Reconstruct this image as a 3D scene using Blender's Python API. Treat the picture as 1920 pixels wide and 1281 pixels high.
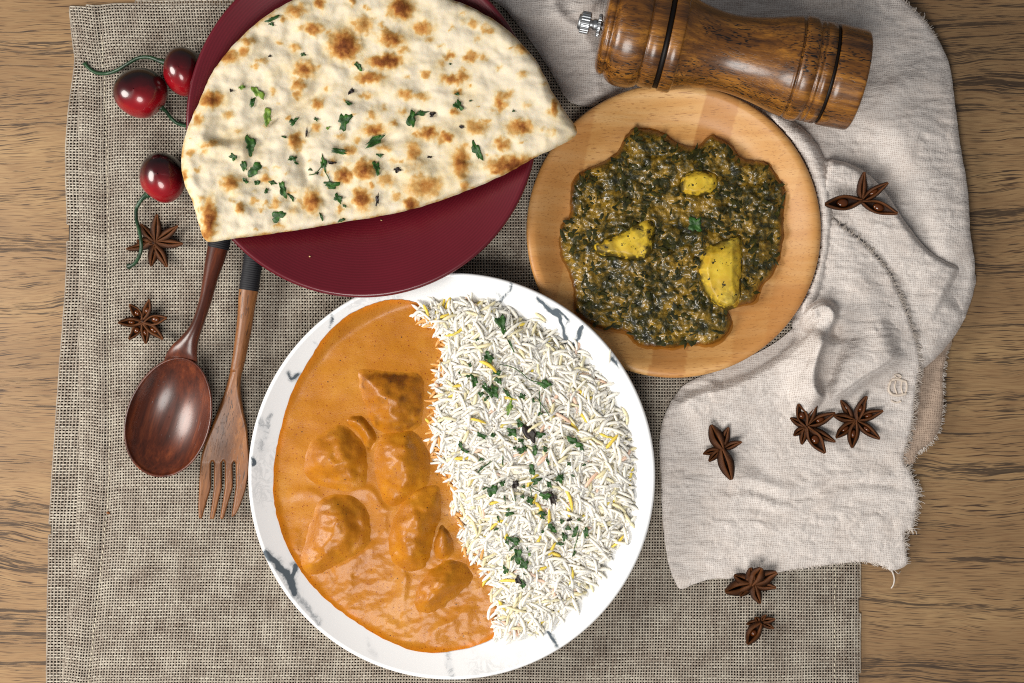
import bpy, math, random
import numpy as np
from mathutils import Vector, Matrix

# ------------------------------------------------------------------ scene, camera, light
scn = bpy.context.scene
for o in list(bpy.data.objects):
    bpy.data.objects.remove(o)
COL = scn.collection
S = 0.00034            # metres on the table for one pixel of the 1920 px wide photograph
HC = 0.95              # camera height
PW, PH = 1920, 1281

cam_d = bpy.data.cameras.new("camera")
cam = bpy.data.objects.new("camera", cam_d); COL.objects.link(cam)
cam.location = (0, 0, HC)
cam_d.sensor_width = 36; cam_d.sensor_fit = 'HORIZONTAL'
cam_d.lens = 36 * HC / (PW * S)
cam_d.clip_start = 0.01; cam_d.clip_end = 50
scn.camera = cam

world = bpy.data.worlds.new("World"); scn.world = world
world.use_nodes = True
bg = world.node_tree.nodes["Background"]
bg.inputs[0].default_value = (0.95, 0.97, 1.0, 1); bg.inputs[1].default_value = 0.17

def area_light(name, loc, target, size, power, color):
    d = bpy.data.lights.new(name, 'AREA'); d.shape = 'DISK'; d.size = size
    d.energy = power; d.color = color
    o = bpy.data.objects.new(name, d); COL.objects.link(o); o.location = loc
    o.rotation_euler = (Vector(target) - Vector(loc)).to_track_quat('-Z', 'Y').to_euler()
    return o
area_light("softbox_side", (-0.82, 0.0, 0.52), (0.0, -0.04, 0.0), 0.44, 8.4, (1.0, 0.955, 0.89))
area_light("softbox_front", (-0.14, -0.54, 0.86), (0.0, -0.12, 0.0), 0.50, 8.2, (1.0, 0.965, 0.915))

vs = scn.view_settings
vs.view_transform = 'Standard'; vs.look = 'None'; vs.gamma = 1.0; vs.exposure = 0.0
vs.use_curve_mapping = False
scn.render.engine = 'CYCLES'
scn.cycles.use_denoising = False
scn.cycles.denoising_input_passes = 'RGB_ALBEDO_NORMAL'
scn.cycles.max_bounces = 6
scn.cycles.pixel_filter_type = 'BLACKMAN_HARRIS'; scn.cycles.filter_width = 1.1
scn.cycles.denoising_prefilter = 'ACCURATE'
scn.render.film_transparent = False

# ------------------------------------------------------------------ helpers
rng = np.random.default_rng(7)
random.seed(7)

def W(px, py, z):
    """pixel of the photograph + height in mm -> world metres"""
    px = np.asarray(px, float); py = np.asarray(py, float); z = np.asarray(z, float) / 1000.0
    k = S * (HC - z) / HC
    return np.stack(np.broadcast_arrays((px - PW / 2) * k, -(py - PH / 2) * k, z), -1)

_perm = np.random.default_rng(3).integers(0, 1 << 30, 4096)
def _hash(ix, iy, seed):
    h = (ix * 73856093) ^ (iy * 19349663) ^ (seed * 83492791)
    return _perm[h & 4095]
def perlin(x, y, seed=0):
    x = np.asarray(x, float); y = np.asarray(y, float)
    ix = np.floor(x).astype(np.int64); iy = np.floor(y).astype(np.int64)
    fx = x - ix; fy = y - iy
    u = fx * fx * fx * (fx * (fx * 6 - 15) + 10); v = fy * fy * fy * (fy * (fy * 6 - 15) + 10)
    def g(a, b, dx, dy):
        an = (_hash(a, b, seed) % 4096) / 4096 * 2 * np.pi
        return np.cos(an) * dx + np.sin(an) * dy
    n00 = g(ix, iy, fx, fy); n10 = g(ix + 1, iy, fx - 1, fy)
    n01 = g(ix, iy + 1, fx, fy - 1); n11 = g(ix + 1, iy + 1, fx - 1, fy - 1)
    return ((n00 * (1 - u) + n10 * u) * (1 - v) + (n01 * (1 - u) + n11 * u) * v) * 1.5
def fbm(x, y, seed=0, octv=4, gain=0.5):
    a = 1.0; r = 0; f = 1.0
    for k in range(octv):
        r = r + a * perlin(x * f, y * f, seed + k * 17); a *= gain; f *= 2.03
    return r
def smooth(a, b, x):
    t = np.clip((np.asarray(x, float) - a) / (b - a), 0, 1); return t * t * (3 - 2 * t)
def rnd(d, w):
    t = 1 - np.clip(np.asarray(d, float) / w, 0, 1); return np.sqrt(np.clip(1 - t * t, 0, 1))

def spline(pts, n=8, closed=True):
    P = np.asarray(pts, float); N = len(P); out = []
    rngi = range(N) if closed else range(N - 1)
    for i in rngi:
        if closed:
            p0, p1, p2, p3 = P[i - 1], P[i], P[(i + 1) % N], P[(i + 2) % N]
        else:
            p0 = P[max(i - 1, 0)]; p1 = P[i]; p2 = P[i + 1]; p3 = P[min(i + 2, N - 1)]
        for k in range(n):
            t = k / n
            out.append(0.5 * ((2 * p1) + (-p0 + p2) * t + (2 * p0 - 5 * p1 + 4 * p2 - p3) * t * t + (-p0 + 3 * p1 - 3 * p2 + p3) * t ** 3))
    if not closed: out.append(P[-1])
    return np.array(out)

def inside(poly, q):
    x, y = q[:, 0], q[:, 1]; r = np.zeros(len(q), bool)
    a = poly; b = np.roll(poly, -1, 0)
    for (x1, y1), (x2, y2) in zip(a, b):
        c = ((y1 > y) != (y2 > y))
        if y1 != y2:
            r ^= c & (x < (x2 - x1) * (y - y1) / (y2 - y1) + x1)
    return r
def nearest(poly, q, closed=True):
    """distance, nearest point, parameter 0..1, side (>0 = to the right hand of the run in picture coordinates)"""
    a = poly; b = np.roll(poly, -1, 0)
    if not closed: a = a[:-1]; b = b[:-1]
    best = np.full(len(q), 1e18); bp = np.zeros((len(q), 2)); bt = np.zeros(len(q)); bs = np.zeros(len(q))
    n = len(a)
    for i, (p, r) in enumerate(zip(a, b)):
        e = r - p; L = e @ e + 1e-12
        t = np.clip(((q - p) @ e) / L, 0, 1); c = p + t[:, None] * e
        d = ((q - c) ** 2).sum(1); m = d < best
        best[m] = d[m]; bp[m] = c[m]; bt[m] = (i + t[m]) / n
        bs[m] = np.sign(e[0] * (q[m, 1] - p[1]) - e[1] * (q[m, 0] - p[0]))
    return np.sqrt(best), bp, bt, bs

def sheet(outline, cell):
    """grid of quads that fills an outline; boundary vertices snapped to it -> V2, quads, distance to the outline"""
    lo = outline.min(0) - cell; hi = outline.max(0) + cell
    nx = int((hi[0] - lo[0]) / cell) + 2; ny = int((hi[1] - lo[1]) / cell) + 2
    X, Y = np.meshgrid(lo[0] + cell * np.arange(nx), lo[1] + cell * np.arange(ny))
    V = np.stack([X.ravel(), Y.ravel()], 1)
    idx = np.arange(nx * ny).reshape(ny, nx)
    Q = np.stack([idx[:-1, :-1], idx[1:, :-1], idx[1:, 1:], idx[:-1, 1:]], -1).reshape(-1, 4)
    keep = inside(outline, V[Q].mean(1))
    cnt_all = np.bincount(Q.ravel(), minlength=len(V)); cnt = np.bincount(Q[keep].ravel(), minlength=len(V))
    Q = Q[keep]; used = cnt > 0
    bnd = used & (cnt < cnt_all)
    remap = -np.ones(len(V), int); remap[used] = np.arange(used.sum())
    V = V[used]; bnd = bnd[used]; Q = remap[Q]
    d, c, _, _ = nearest(outline, V)
    V[bnd] = c[bnd]; d[bnd] = 0
    return V, Q, d

def relax(h, F, d, it):
    """smooth a height over its grid; the boundary stays"""
    e = np.concatenate([F[:, [0, 1]], F[:, [1, 2]], F[:, [2, 3]], F[:, [3, 0]]]); e = np.concatenate([e, e[:, ::-1]])
    n = np.maximum(np.bincount(e[:, 0], minlength=len(h)), 1); b = d <= 0; h0 = h.copy()
    for _ in range(it):
        h = np.bincount(e[:, 0], weights=h[e[:, 1]], minlength=len(h)) / n; h[b] = h0[b]
    return h
def ridge(q, poly, A, wl, wr, taper=0.18):
    """fold: height A along a run; falls off over wl px on one hand and wr px on the other"""
    P = spline(poly, 6, closed=False)
    d, _, t, s = nearest(P, q, closed=False)
    w = np.where(s > 0, wr, wl)
    e = smooth(0, taper, t) * smooth(0, taper, 1 - t) if taper > 0 else 1.0
    return A * e * np.exp(-(d / w) ** 2)

def mesh_np(name, V, faces, attrs=None, smooth_sh=True, mat_index=None):
    V = np.ascontiguousarray(V, dtype=np.float32)
    if isinstance(faces, np.ndarray): faces = [faces]
    me = bpy.data.meshes.new(name)
    me.vertices.add(len(V)); me.vertices.foreach_set("co", V.ravel())
    loops = np.concatenate([f.ravel() for f in faces]).astype(np.int32)
    tot = np.concatenate([np.full(len(f), f.shape[1]) for f in faces])
    st = np.concatenate([[0], np.cumsum(tot)[:-1]]).astype(np.int32)
    me.loops.add(len(loops)); me.loops.foreach_set("vertex_index", loops)
    me.polygons.add(len(tot)); me.polygons.foreach_set("loop_start", st)
    try: me.polygons.foreach_set("loop_total", tot.astype(np.int32))
    except Exception: pass
    me.update(calc_edges=True)
    me.polygons.foreach_set("use_smooth", np.full(len(tot), smooth_sh))
    if mat_index is not None: me.polygons.foreach_set("material_index", np.asarray(mat_index, np.int32))
    for k, a in (attrs or {}).items():
        a = np.asarray(a, np.float32)
        if a.ndim == 1:
            t = me.attributes.new(k, 'FLOAT', 'POINT'); t.data.foreach_set("value", a)
        else:
            t = me.attributes.new(k, 'FLOAT_COLOR', 'POINT')
            t.data.foreach_set("color", np.concatenate([a, np.ones((len(a), 1), np.float32)], 1).ravel())
    me.update()
    return me

def thing(name, label, cat, loc, group=None):
    o = bpy.data.objects.new(name, None); COL.objects.link(o); o.location = loc
    o.empty_display_size = 0.01
    o["label"] = label; o["category"] = cat
    if group: o["group"] = group
    return o
def tag(o, label, cat, group=None):
    o["label"] = label; o["category"] = cat
    if group: o["group"] = group
    return o
def put(name, V, faces, mats, parent=None, attrs=None, smooth_sh=True, mat_index=None, base=None):
    """one mesh object; V in world coordinates. A child is stored relative to its thing, a top-level object to its own base."""
    V = np.asarray(V, float)
    if parent is not None:
        org = np.array(_origin(parent))
    else:
        org = np.array(base) if base is not None else np.array([V[:, 0].mean(), V[:, 1].mean(), V[:, 2].min()])
    me = mesh_np(name, V - org, faces, attrs, smooth_sh, mat_index)
    for m in (mats if isinstance(mats, (list, tuple)) else [mats]): me.materials.append(m)
    o = bpy.data.objects.new(name, me); COL.objects.link(o)
    if parent is not None: o.parent = parent
    else: o.location = org
    return o
def _origin(o):
    v = Vector((0, 0, 0))
    while o is not None: v += Vector(o.location); o = o.parent
    return v

def grid_faces(nr, nc, close_c=True):
    i = np.arange(nr - 1)[:, None]; j = np.arange(nc if close_c else nc - 1)[None, :]
    j2 = (j + 1) % nc
    f = np.stack([i * nc + j, i * nc + j2, (i + 1) * nc + j2, (i + 1) * nc + j], -1)
    return f.reshape(-1, 4)

def lathe_V(profile, nseg, center):
    P = np.asarray(profile, float) / 1000.0
    a = np.arange(nseg) / nseg * 2 * np.pi
    V = np.stack([P[:, 0][:, None] * np.cos(a), P[:, 0][:, None] * np.sin(a), np.repeat(P[:, 1][:, None], nseg, 1)], -1)
    V = V + np.array([center[0], center[1], 0])
    return V.reshape(-1, 3), grid_faces(len(P), nseg)

def tube_V(path, radii, ns=8, flat=1.0, caps=True):
    """path Nx3 world metres, radii in metres"""
    P = np.asarray(path, float); R = np.broadcast_to(np.asarray(radii, float), len(P))
    T = np.gradient(P, axis=0); T /= np.linalg.norm(T, axis=1)[:, None] + 1e-12
    up = np.array([0, 0, 1.0]); rows = []
    for p, t, r in zip(P, T, R):
        s = np.cross(t, up)
        if np.linalg.norm(s) < 1e-4: s = np.array([1.0, 0, 0])
        s /= np.linalg.norm(s); u = np.cross(s, t)
        a = np.arange(ns) / ns * 2 * np.pi
        rows.append(p + r * (np.cos(a)[:, None] * s + flat * np.sin(a)[:, None] * u))
    V = np.concatenate(rows); F = [grid_faces(len(P), ns)]
    if caps:
        n = len(V); V = np.concatenate([V, [P[0], P[-1]]])
        j = np.arange(ns); F.append(np.stack([np.full(ns, n), (j + 1) % ns, j], 1))
        k = (len(P) - 1) * ns; F.append(np.stack([np.full(ns, n + 1), k + j, k + (j + 1) % ns], 1))
    return V, F
def join(parts):
    Vs = []; Fs = {}; off = 0
    for V, F in parts:
        if isinstance(F, np.ndarray): F = [F]
        Vs.append(V)
        for f in F: Fs.setdefault(f.shape[1], []).append(f + off)
        off += len(V)
    return np.concatenate(Vs), [np.concatenate(v) for v in Fs.values()]

# ------------------------------------------------------------------ materials
def lin(h):
    h = h.lstrip('#'); c = [int(h[i:i + 2], 16) / 255 for i in (0, 2, 4)]
    return tuple(x / 12.92 if x <= 0.04045 else ((x + 0.055) / 1.055) ** 2.4 for x in c) + (1,)
class Mat:
    def __init__(s, name, rough=0.5, spec=0.5, color=None):
        s.m = bpy.data.materials.new(name); s.m.use_nodes = True; s.nt = s.m.node_tree
        s.b = s.nt.nodes["Principled BSDF"]
        s.b.inputs["Roughness"].default_value = rough
        s.b.inputs["Specular IOR Level"].default_value = spec
        if color is not None: s.b.inputs["Base Color"].default_value = color
    def n(s, t): return s.nt.nodes.new(t)
    def set(s, sock, v):
        if isinstance(v, bpy.types.NodeSocket): s.nt.links.new(v, sock)
        else: sock.default_value = v
    def co(s, scale=(1, 1, 1), rot=(0, 0, 0), kind="Object"):
        t = s.n("ShaderNodeTexCoord"); mp = s.n("ShaderNodeMapping")
        s.nt.links.new(t.outputs[kind], mp.inputs[0])
        mp.inputs["Scale"].default_value = scale; mp.inputs["Rotation"].default_value = rot
        return mp.outputs[0]
    def noise(s, vec, scale, detail=3, rough=0.5, dist=0.0):
        t = s.n("ShaderNodeTexNoise"); s.set(t.inputs["Vector"], vec)
        t.inputs["Scale"].default_value = scale; t.inputs["Detail"].default_value = detail
        t.inputs["Roughness"].default_value = rough; t.inputs["Distortion"].default_value = dist
        return t.outputs["Fac"]
    def noisec(s, vec, scale, detail=3):
        t = s.n("ShaderNodeTexNoise"); s.set(t.inputs["Vector"], vec)
        t.inputs["Scale"].default_value = scale; t.inputs["Detail"].default_value = detail
        return t.outputs["Color"]
    def voro(s, vec, scale, out="Distance", feature='F1', rand=1.0):
        t = s.n("ShaderNodeTexVoronoi"); s.set(t.inputs["Vector"], vec); t.feature = feature
        t.inputs["Scale"].default_value = scale; t.inputs["Randomness"].default_value = rand
        return t.outputs[out]
    def attr(s, name, out="Fac"):
        t = s.n("ShaderNodeAttribute"); t.attribute_name = name; return t.outputs[out]
    def ramp(s, fac, stops, interp='LINEAR'):
        t = s.n("ShaderNodeValToRGB"); s.set(t.inputs[0], fac); cr = t.color_ramp; cr.interpolation = interp
        while len(cr.elements) < len(stops): cr.elements.new(0.5)
        for e, (p, c) in zip(cr.elements, stops):
            e.position = p; e.color = c if isinstance(c, tuple) else (c, c, c, 1)
        return t.outputs[0]
    def mix(s, fac, a, b, mode='MIX'):
        t = s.n("ShaderNodeMix"); t.data_type = 'RGBA'; t.blend_type = mode
        s.set(t.inputs[0], fac); s.set(t.inputs[6], a); s.set(t.inputs[7], b); return t.outputs[2]
    def math(s, op, a, b=0.0, clamp=False):
        t = s.n("ShaderNodeMath"); t.operation = op; t.use_clamp = clamp
        s.set(t.inputs[0], a); s.set(t.inputs[1], b); return t.outputs[0]
    def vadd(s, a, b, k=1.0):
        m = s.n("ShaderNodeVectorMath"); m.operation = 'MULTIPLY'; s.set(m.inputs[0], b)
        m.inputs[1].default_value = k if isinstance(k, tuple) else (k, k, k)
        t = s.n("ShaderNodeVectorMath"); t.operation = 'ADD'; s.set(t.inputs[0], a); s.nt.links.new(m.outputs[0], t.inputs[1])
        return t.outputs[0]
    def maprange(s, v, a, b, c=0.0, d=1.0):
        t = s.n("ShaderNodeMapRange"); t.interpolation_type = 'SMOOTHSTEP'; s.set(t.inputs[0], v)
        for i, x in zip((1, 2, 3, 4), (a, b, c, d)): t.inputs[i].default_value = x
        return t.outputs[0]
    def base(s, c): s.set(s.b.inputs["Base Color"], c); return s
    def rough(s, r): s.set(s.b.inputs["Roughness"], r); return s
    def bump(s, h, strength=0.5, dist=0.001):
        t = s.n("ShaderNodeBump"); s.set(t.inputs["Height"], h)
        t.inputs["Strength"].default_value = strength; t.inputs["Distance"].default_value = dist
        s.nt.links.new(t.outputs[0], s.b.inputs["Normal"]); return s
    def coat(s, w, r=0.1):
        s.b.inputs["Coat Weight"].default_value = w; s.b.inputs["Coat Roughness"].default_value = r; return s
    def sss(s, w, radius, scale):
        s.b.inputs["Subsurface Weight"].default_value = w; s.b.inputs["Subsurface Radius"].default_value = radius
        s.b.inputs["Subsurface Scale"].default_value = scale; return s

MT = {}
def m_table():
    m = Mat("table_wood", 0.45, 0.35)
    p = m.co()
    w1 = m.noisec(m.co((4, 7, 1)), 1.0, 3)
    q = m.vadd(p, w1, (0.0, 0.05, 0.0))
    w2 = m.noisec(m.co((24, 60, 1)), 1.0, 2)
    q = m.vadd(q, w2, (0.012, 0.005, 0.0))
    def st(sx, sy, det, ro, off=0.0):
        mp = m.n("ShaderNodeMapping"); m.nt.links.new(q, mp.inputs[0]); mp.inputs["Scale"].default_value = (sx, sy, 1); mp.inputs["Location"].default_value = (off, off, 0)
        return m.noise(mp.outputs[0], 1.0, det, ro)
    band = st(1.6, 75, 3, 0.6)
    ring = st(2.5, 190, 2, 0.5, 3.0)
    streak = st(15, 560, 3, 0.65)
    pores = st(70, 1500, 2, 0.6)
    line = m.math('SUBTRACT', 1.0, m.math('MULTIPLY', m.math('ABSOLUTE', m.math('SUBTRACT', ring, 0.5)), 22.0), True)
    bandm = m.maprange(band, 0.42, 0.66)
    dens = m.math('ADD', m.math('MULTIPLY', bandm, 0.25), m.math('MULTIPLY', m.math('SUBTRACT', streak, 0.5), 0.72))
    dens = m.math('ADD', dens, m.math('MULTIPLY', line, m.maprange(band, 0.36, 0.60, 0.04, 0.24)))
    dark = m.maprange(m.math('ADD', dens, m.math('MULTIPLY', m.math('SUBTRACT', pores, 0.5), 1.15)), 0.21, 0.36)
    tone = m.noise(m.co((5, 30, 1)), 1.0, 3)
    basec = m.ramp(tone, [(0.3, lin('#836748')), (0.5, lin('#967855')), (0.7, lin('#a58760'))])
    fine = m.maprange(st(60, 1300, 2, 0.5), 0.40, 0.66, 0.0, 0.6)
    c = m.mix(fine, basec, lin('#7d5d40'))
    dash = m.math('MULTIPLY', m.maprange(st(48, 1500, 1, 0.5, 7.0), 0.57, 0.66), m.maprange(st(7, 60, 2, 0.5, 5.0), 0.34, 0.58, 0.25, 0.95))
    c = m.mix(dash, c, lin('#3f2f25'))
    c = m.mix(m.math('MULTIPLY', dark, 0.82), c, lin('#30251e'))
    m.base(c); m.rough(m.maprange(dark, 0, 1, 0.42, 0.6))
    m.bump(m.math('MULTIPLY', dark, -1.0), 0.35, 0.0002)
    return m.m
MT['table'] = m_table()

def m_burlap():
    m = Mat("burlap_thread", 0.9, 0.15)
    f = m.noise(m.co((1, 1, 1)), 2600, 2, 0.6)
    c = m.mix(m.maprange(f, 0.3, 0.75, 0.0, 0.22), m.attr("col", "Color"), lin('#7d6c5c'))
    m.base(c); m.bump(f, 0.4, 0.0002)
    return m.m
MT['burlap'] = m_burlap()
MT['gap_shade'] = Mat("burlap_gap_shade", 0.95, 0.1, lin('#1a130e')).m  # near black: the shade in the weave's gaps as a colour
MT['hem_thread'] = Mat("hem_thread", 0.9, 0.15, lin('#c4bba8')).m

def m_linen(name, light, dark):
    m = Mat(name, 0.92, 0.12)
    p = m.co()
    def st(sx, sy, rot):
        mp = m.n("ShaderNodeMapping"); m.nt.links.new(p, mp.inputs[0]); mp.inputs["Scale"].default_value = (sx, sy, 300)
        mp.inputs["Rotation"].default_value = (0, 0, rot); return m.noise(mp.outputs[0], 1.0, 1, 0.5)
    a = st(420, 1500, 0.06); b = st(1500, 420, 0.06)
    wv = m.vadd(p, m.noisec(p, 70, 2), 0.004)
    sx = m.n("ShaderNodeSeparateXYZ"); m.nt.links.new(wv, sx.inputs[0])
    ta = m.math('SINE', m.math('MULTIPLY', sx.outputs[0], 5900.0)); tb = m.math('SINE', m.math('MULTIPLY', sx.outputs[1], 5600.0))
    grid = m.math('ADD', m.math('MULTIPLY', m.math('MAXIMUM', ta, tb), 0.5), 0.5)
    hole = m.noise(p, 1500, 1, 0.5)
    weave = m.math('ADD', m.math('MULTIPLY', grid, 0.30), m.math('ADD', m.math('MULTIPLY', a, 0.35), m.math('MULTIPLY', b, 0.35)))
    big = m.noise(p, 60, 3)
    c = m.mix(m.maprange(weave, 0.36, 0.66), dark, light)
    c = m.mix(m.maprange(hole, 0.62, 0.72, 0.0, 0.25), c, lin('#7a6a60'))
    c = m.mix(m.maprange(big, 0.40, 0.7, 0.0, 0.16), c, lin('#b09c8c'))
    m.base(c)
    cr = m.math('ABSOLUTE', m.math('SUBTRACT', m.noise(m.co((90, 260, 90)), 1.0, 3, 0.6, 0.7), 0.5)); cr = m.math('MULTIPLY', cr, 2.4)
    cr2 = m.noise(m.co((260, 500, 260)), 1.0, 2, 0.6, 0.8)
    h = m.math('ADD', m.math('ADD', m.math('MULTIPLY', weave, 0.5), m.math('MULTIPLY', cr, 0.7)), m.math('MULTIPLY', cr2, 0.35))
    m.bump(h, 0.7, 0.0009)
    return m.m
MT['linen'] = m_linen("linen_gauze", lin('#ded7d1'), lin('#b8ada6'))
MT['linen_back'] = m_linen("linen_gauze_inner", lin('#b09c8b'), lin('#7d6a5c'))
MT['linen_thread'] = Mat("linen_thread", 0.9, 0.15, lin('#d2c8be')).m
MT['linen_mark'] = Mat("stitch_thread", 0.85, 0.2, lin('#d8cabb')).m

def m_red():
    m = Mat("burgundy_glaze", 0.3, 0.6)
    n = m.noise(m.co(), 30, 3)
    r = m.n("ShaderNodeTexWave"); r.wave_type = 'RINGS'; r.rings_direction = 'Z'
    m.nt.links.new(m.co(), r.inputs[0]); r.inputs["Scale"].default_value = 190; r.inputs["Distortion"].default_value = 1.5
    r.inputs["Detail"].default_value = 2; r.inputs["Detail Scale"].default_value = 0.6
    c = m.mix(n, lin('#4c0913'), lin('#60101f'))
    c = m.mix(m.math('MULTIPLY', r.outputs["Fac"], 0.22), c, lin('#7c1c2e'))
    m.base(c); m.bump(r.outputs["Fac"], 0.1, 0.0002)
    return m.m
MT['red'] = m_red()
def m_marble():
    m = Mat("marbled_porcelain", 0.16, 0.5)
    p = m.co()
    n = m.noise(m.vadd(p, m.noisec(p, 90, 3), 0.012), 130, 6, 0.62, 0.8)
    v = m.attr("vein")
    line = m.math('POWER', m.math('SUBTRACT', 1.0, m.math('MULTIPLY', m.math('ABSOLUTE', m.math('SUBTRACT', n, 0.5)), 11.0), True), 1.3)
    core = m.maprange(m.math('ADD', v, m.math('MULTIPLY', m.math('SUBTRACT', n, 0.5), 1.1)), 0.38, 0.78)
    vm = m.math('MAXIMUM', m.math('MULTIPLY', line, m.maprange(v, 0.08, 0.5, 0.0, 0.55)), m.math('MULTIPLY', m.math('MULTIPLY', core, 0.95), m.maprange(v, 0.10, 0.30)))
    amb = m.math('MULTIPLY', line, m.maprange(m.noise(p, 22, 2), 0.56, 0.70, 0.0, 0.22)); vm = m.math('MAXIMUM', vm, amb)
    sh = m.math('MULTIPLY', m.maprange(v, 0.03, 0.7), 0.42)
    c = m.mix(sh, lin('#f0f1f2'), lin('#9fa9b0'))
    c = m.mix(vm, c, lin('#4a555e'))
    m.base(c)
    return m.m
MT['marble'] = m_marble()
def m_plate_wood():
    m = Mat("rubberwood", 0.42, 0.4)
    p = m.co()
    stave = m.attr("stave")
    q = m.vadd(p, m.noisec(m.co((10, 40, 10)), 1.0, 2), (0, 0.01, 0))
    mp = m.n("ShaderNodeMapping"); m.nt.links.new(q, mp.inputs[0]); mp.inputs["Scale"].default_value = (9, 130, 40)
    g = m.noise(mp.outputs[0], 1.0, 4, 0.6)
    mp2 = m.n("ShaderNodeMapping"); m.nt.links.new(q, mp2.inputs[0]); mp2.inputs["Scale"].default_value = (170, 1500, 900)
    pores = m.maprange(m.noise(mp2.outputs[0], 1.0, 2, 0.5), 0.58, 0.68, 0, 0.65)
    c = m.ramp(g, [(0.3, lin('#c58d4c')), (0.5, lin('#d6a261')), (0.72, lin('#e0b479'))])
    c = m.mix(m.math('MULTIPLY', stave, 0.8), c, lin('#ae6f36'))
    c = m.mix(pores, c, lin('#9a673a'))
    m.base(c); m.bump(g, 0.08, 0.0003)
    return m.m
MT['plate_wood'] = m_plate_wood()
def m_dark_wood(name, light, mid, dark, porec, sx=1.0, rough=0.32, pore_lo=0.60):
    """wood whose grain runs along local x"""
    m = Mat(name, rough, 0.5)
    p = m.co(); q = m.vadd(p, m.noisec(m.co((12, 60, 60)), 1.0, 2), (0, 0.004, 0.004))
    def st(a, b, det=3, ro=0.6):
        mp = m.n("ShaderNodeMapping"); m.nt.links.new(q, mp.inputs[0]); mp.inputs["Scale"].default_value = (a, b, b); return m.noise(mp.outputs[0], 1.0, det, ro)
    g = st(14 * sx, 170, 4); fine = st(60 * sx, 900, 2)
    pores = m.maprange(st(150 * sx, 1100, 1, 0.5), pore_lo, pore_lo + 0.07)
    pm = m.maprange(st(25, 45, 2), 0.40, 0.60, 0.15, 1.0)
    c = m.ramp(g, [(0.28, dark), (0.5, mid), (0.72, light)])
    c = m.mix(m.maprange(fine, 0.4, 0.75, 0, 0.5), c, dark)
    c = m.mix(m.math('MULTIPLY', pores, pm), c, porec)
    m.base(c); m.bump(m.math('MULTIPLY', pores, -1.0), 0.25, 0.0003)
    return m
mm = m_dark_wood("acacia_mill_wood", lin('#b27628'), lin('#7a4b17'), lin('#3a1f0b'), lin('#140a05'), 1.5, 0.36, 0.55); mm.coat(0.5, 0.18)
MT['mill'] = mm.m
MT['mill_groove'] = Mat("burnt_groove", 0.5, 0.3, lin('#120a06')).m
mm = m_dark_wood("spoon_wood", lin('#75391d'), lin('#542412'), lin('#2f130a'), lin('#260f0a'), 0.8, 0.34, 0.70); mm.coat(0.3, 0.2)
MT['spoon'] = mm.m
MT['fork'] = m_dark_wood("fork_wood", lin('#a36c3c'), lin('#83522b'), lin('#522f19'), lin('#2c170d'), 0.8, 0.42, 0.60).m
MT['wrap'] = Mat("black_cord", 0.65, 0.4, lin('#15151a')).m
mm = Mat("chrome", 0.40, 0.5, lin('#b4b8bc')); mm.b.inputs["Metallic"].default_value = 1.0
MT['chrome'] = mm.m
def m_cherry():
    m = Mat("cherry_skin", 0.26, 0.45)
    f = m.math('ADD', m.attr("lit_side"), m.math('MULTIPLY', m.math('SUBTRACT', m.noise(m.co(), 90, 3), 0.5), 0.5))
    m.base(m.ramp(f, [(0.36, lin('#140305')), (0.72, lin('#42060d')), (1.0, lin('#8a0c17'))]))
    m.coat(0.55, 0.05); return m.m
MT['cherry'] = m_cherry()
mm = Mat("cherry_stem", 0.4, 0.5); mm.base(mm.ramp(mm.noise(mm.co(), 180, 2), [(0.3, lin('#0e2417')), (0.7, lin('#23492a'))]))
MT['stem'] = mm.m
def m_anise():
    m = Mat("star_anise_husk", 0.5, 0.25)
    n = m.noise(m.co((120, 400, 400)), 1.0, 4, 0.65)
    c = m.ramp(n, [(0.3, lin('#0e0603')), (0.5, lin('#1b0c06')), (0.72, lin('#34190a'))])
    c = m.mix(m.attr("lip"), c, lin('#7c4820'))
    m.base(c); m.bump(n, 0.5, 0.0005); return m.m
MT['anise'] = m_anise()
MT['anise_in'] = Mat("star_anise_inner", 0.35, 0.5, lin('#6b3712')).m
MT['seed'] = Mat("star_anise_seed", 0.15, 0.6, lin('#55290b')).m

def m_naan():
    m = Mat("naan_crust", 0.8, 0.2)
    p = m.co()
    t = m.attr("toast")
    n1 = m.noise(p, 300, 5, 0.62); n2 = m.noise(p, 55, 5, 0.62)
    k = m.math('ADD', t, m.math('MULTIPLY', m.math('SUBTRACT', n1, 0.5), m.math('ADD', m.math('MULTIPLY', t, 0.9), 0.18)))
    k = m.math('ADD', k, m.math('MULTIPLY', m.math('SUBTRACT', n2, 0.47), 0.55))
    c = m.ramp(k, [(0.0, lin('#ded2ba')), (0.16, lin('#d9c8a3')), (0.34, lin('#c9a163')), (0.56, lin('#ab7437')), (0.78, lin('#80491f')), (1.0, lin('#5a2c10'))])
    c = m.mix(m.maprange(m.noise(p, 28, 3), 0.5, 0.75, 0, 0.2), c, lin('#efdfae'), 'MULTIPLY')
    m.base(c)
    h = m.math('ADD', m.noise(p, 1100, 3, 0.65), m.math('MULTIPLY', m.noise(p, 240, 3), 0.5))
    m.bump(h, 0.4, 0.0005)
    m.sss(0.15, (0.004, 0.0025, 0.0015), 0.6)
    return m.m
MT['naan'] = m_naan()

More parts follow.
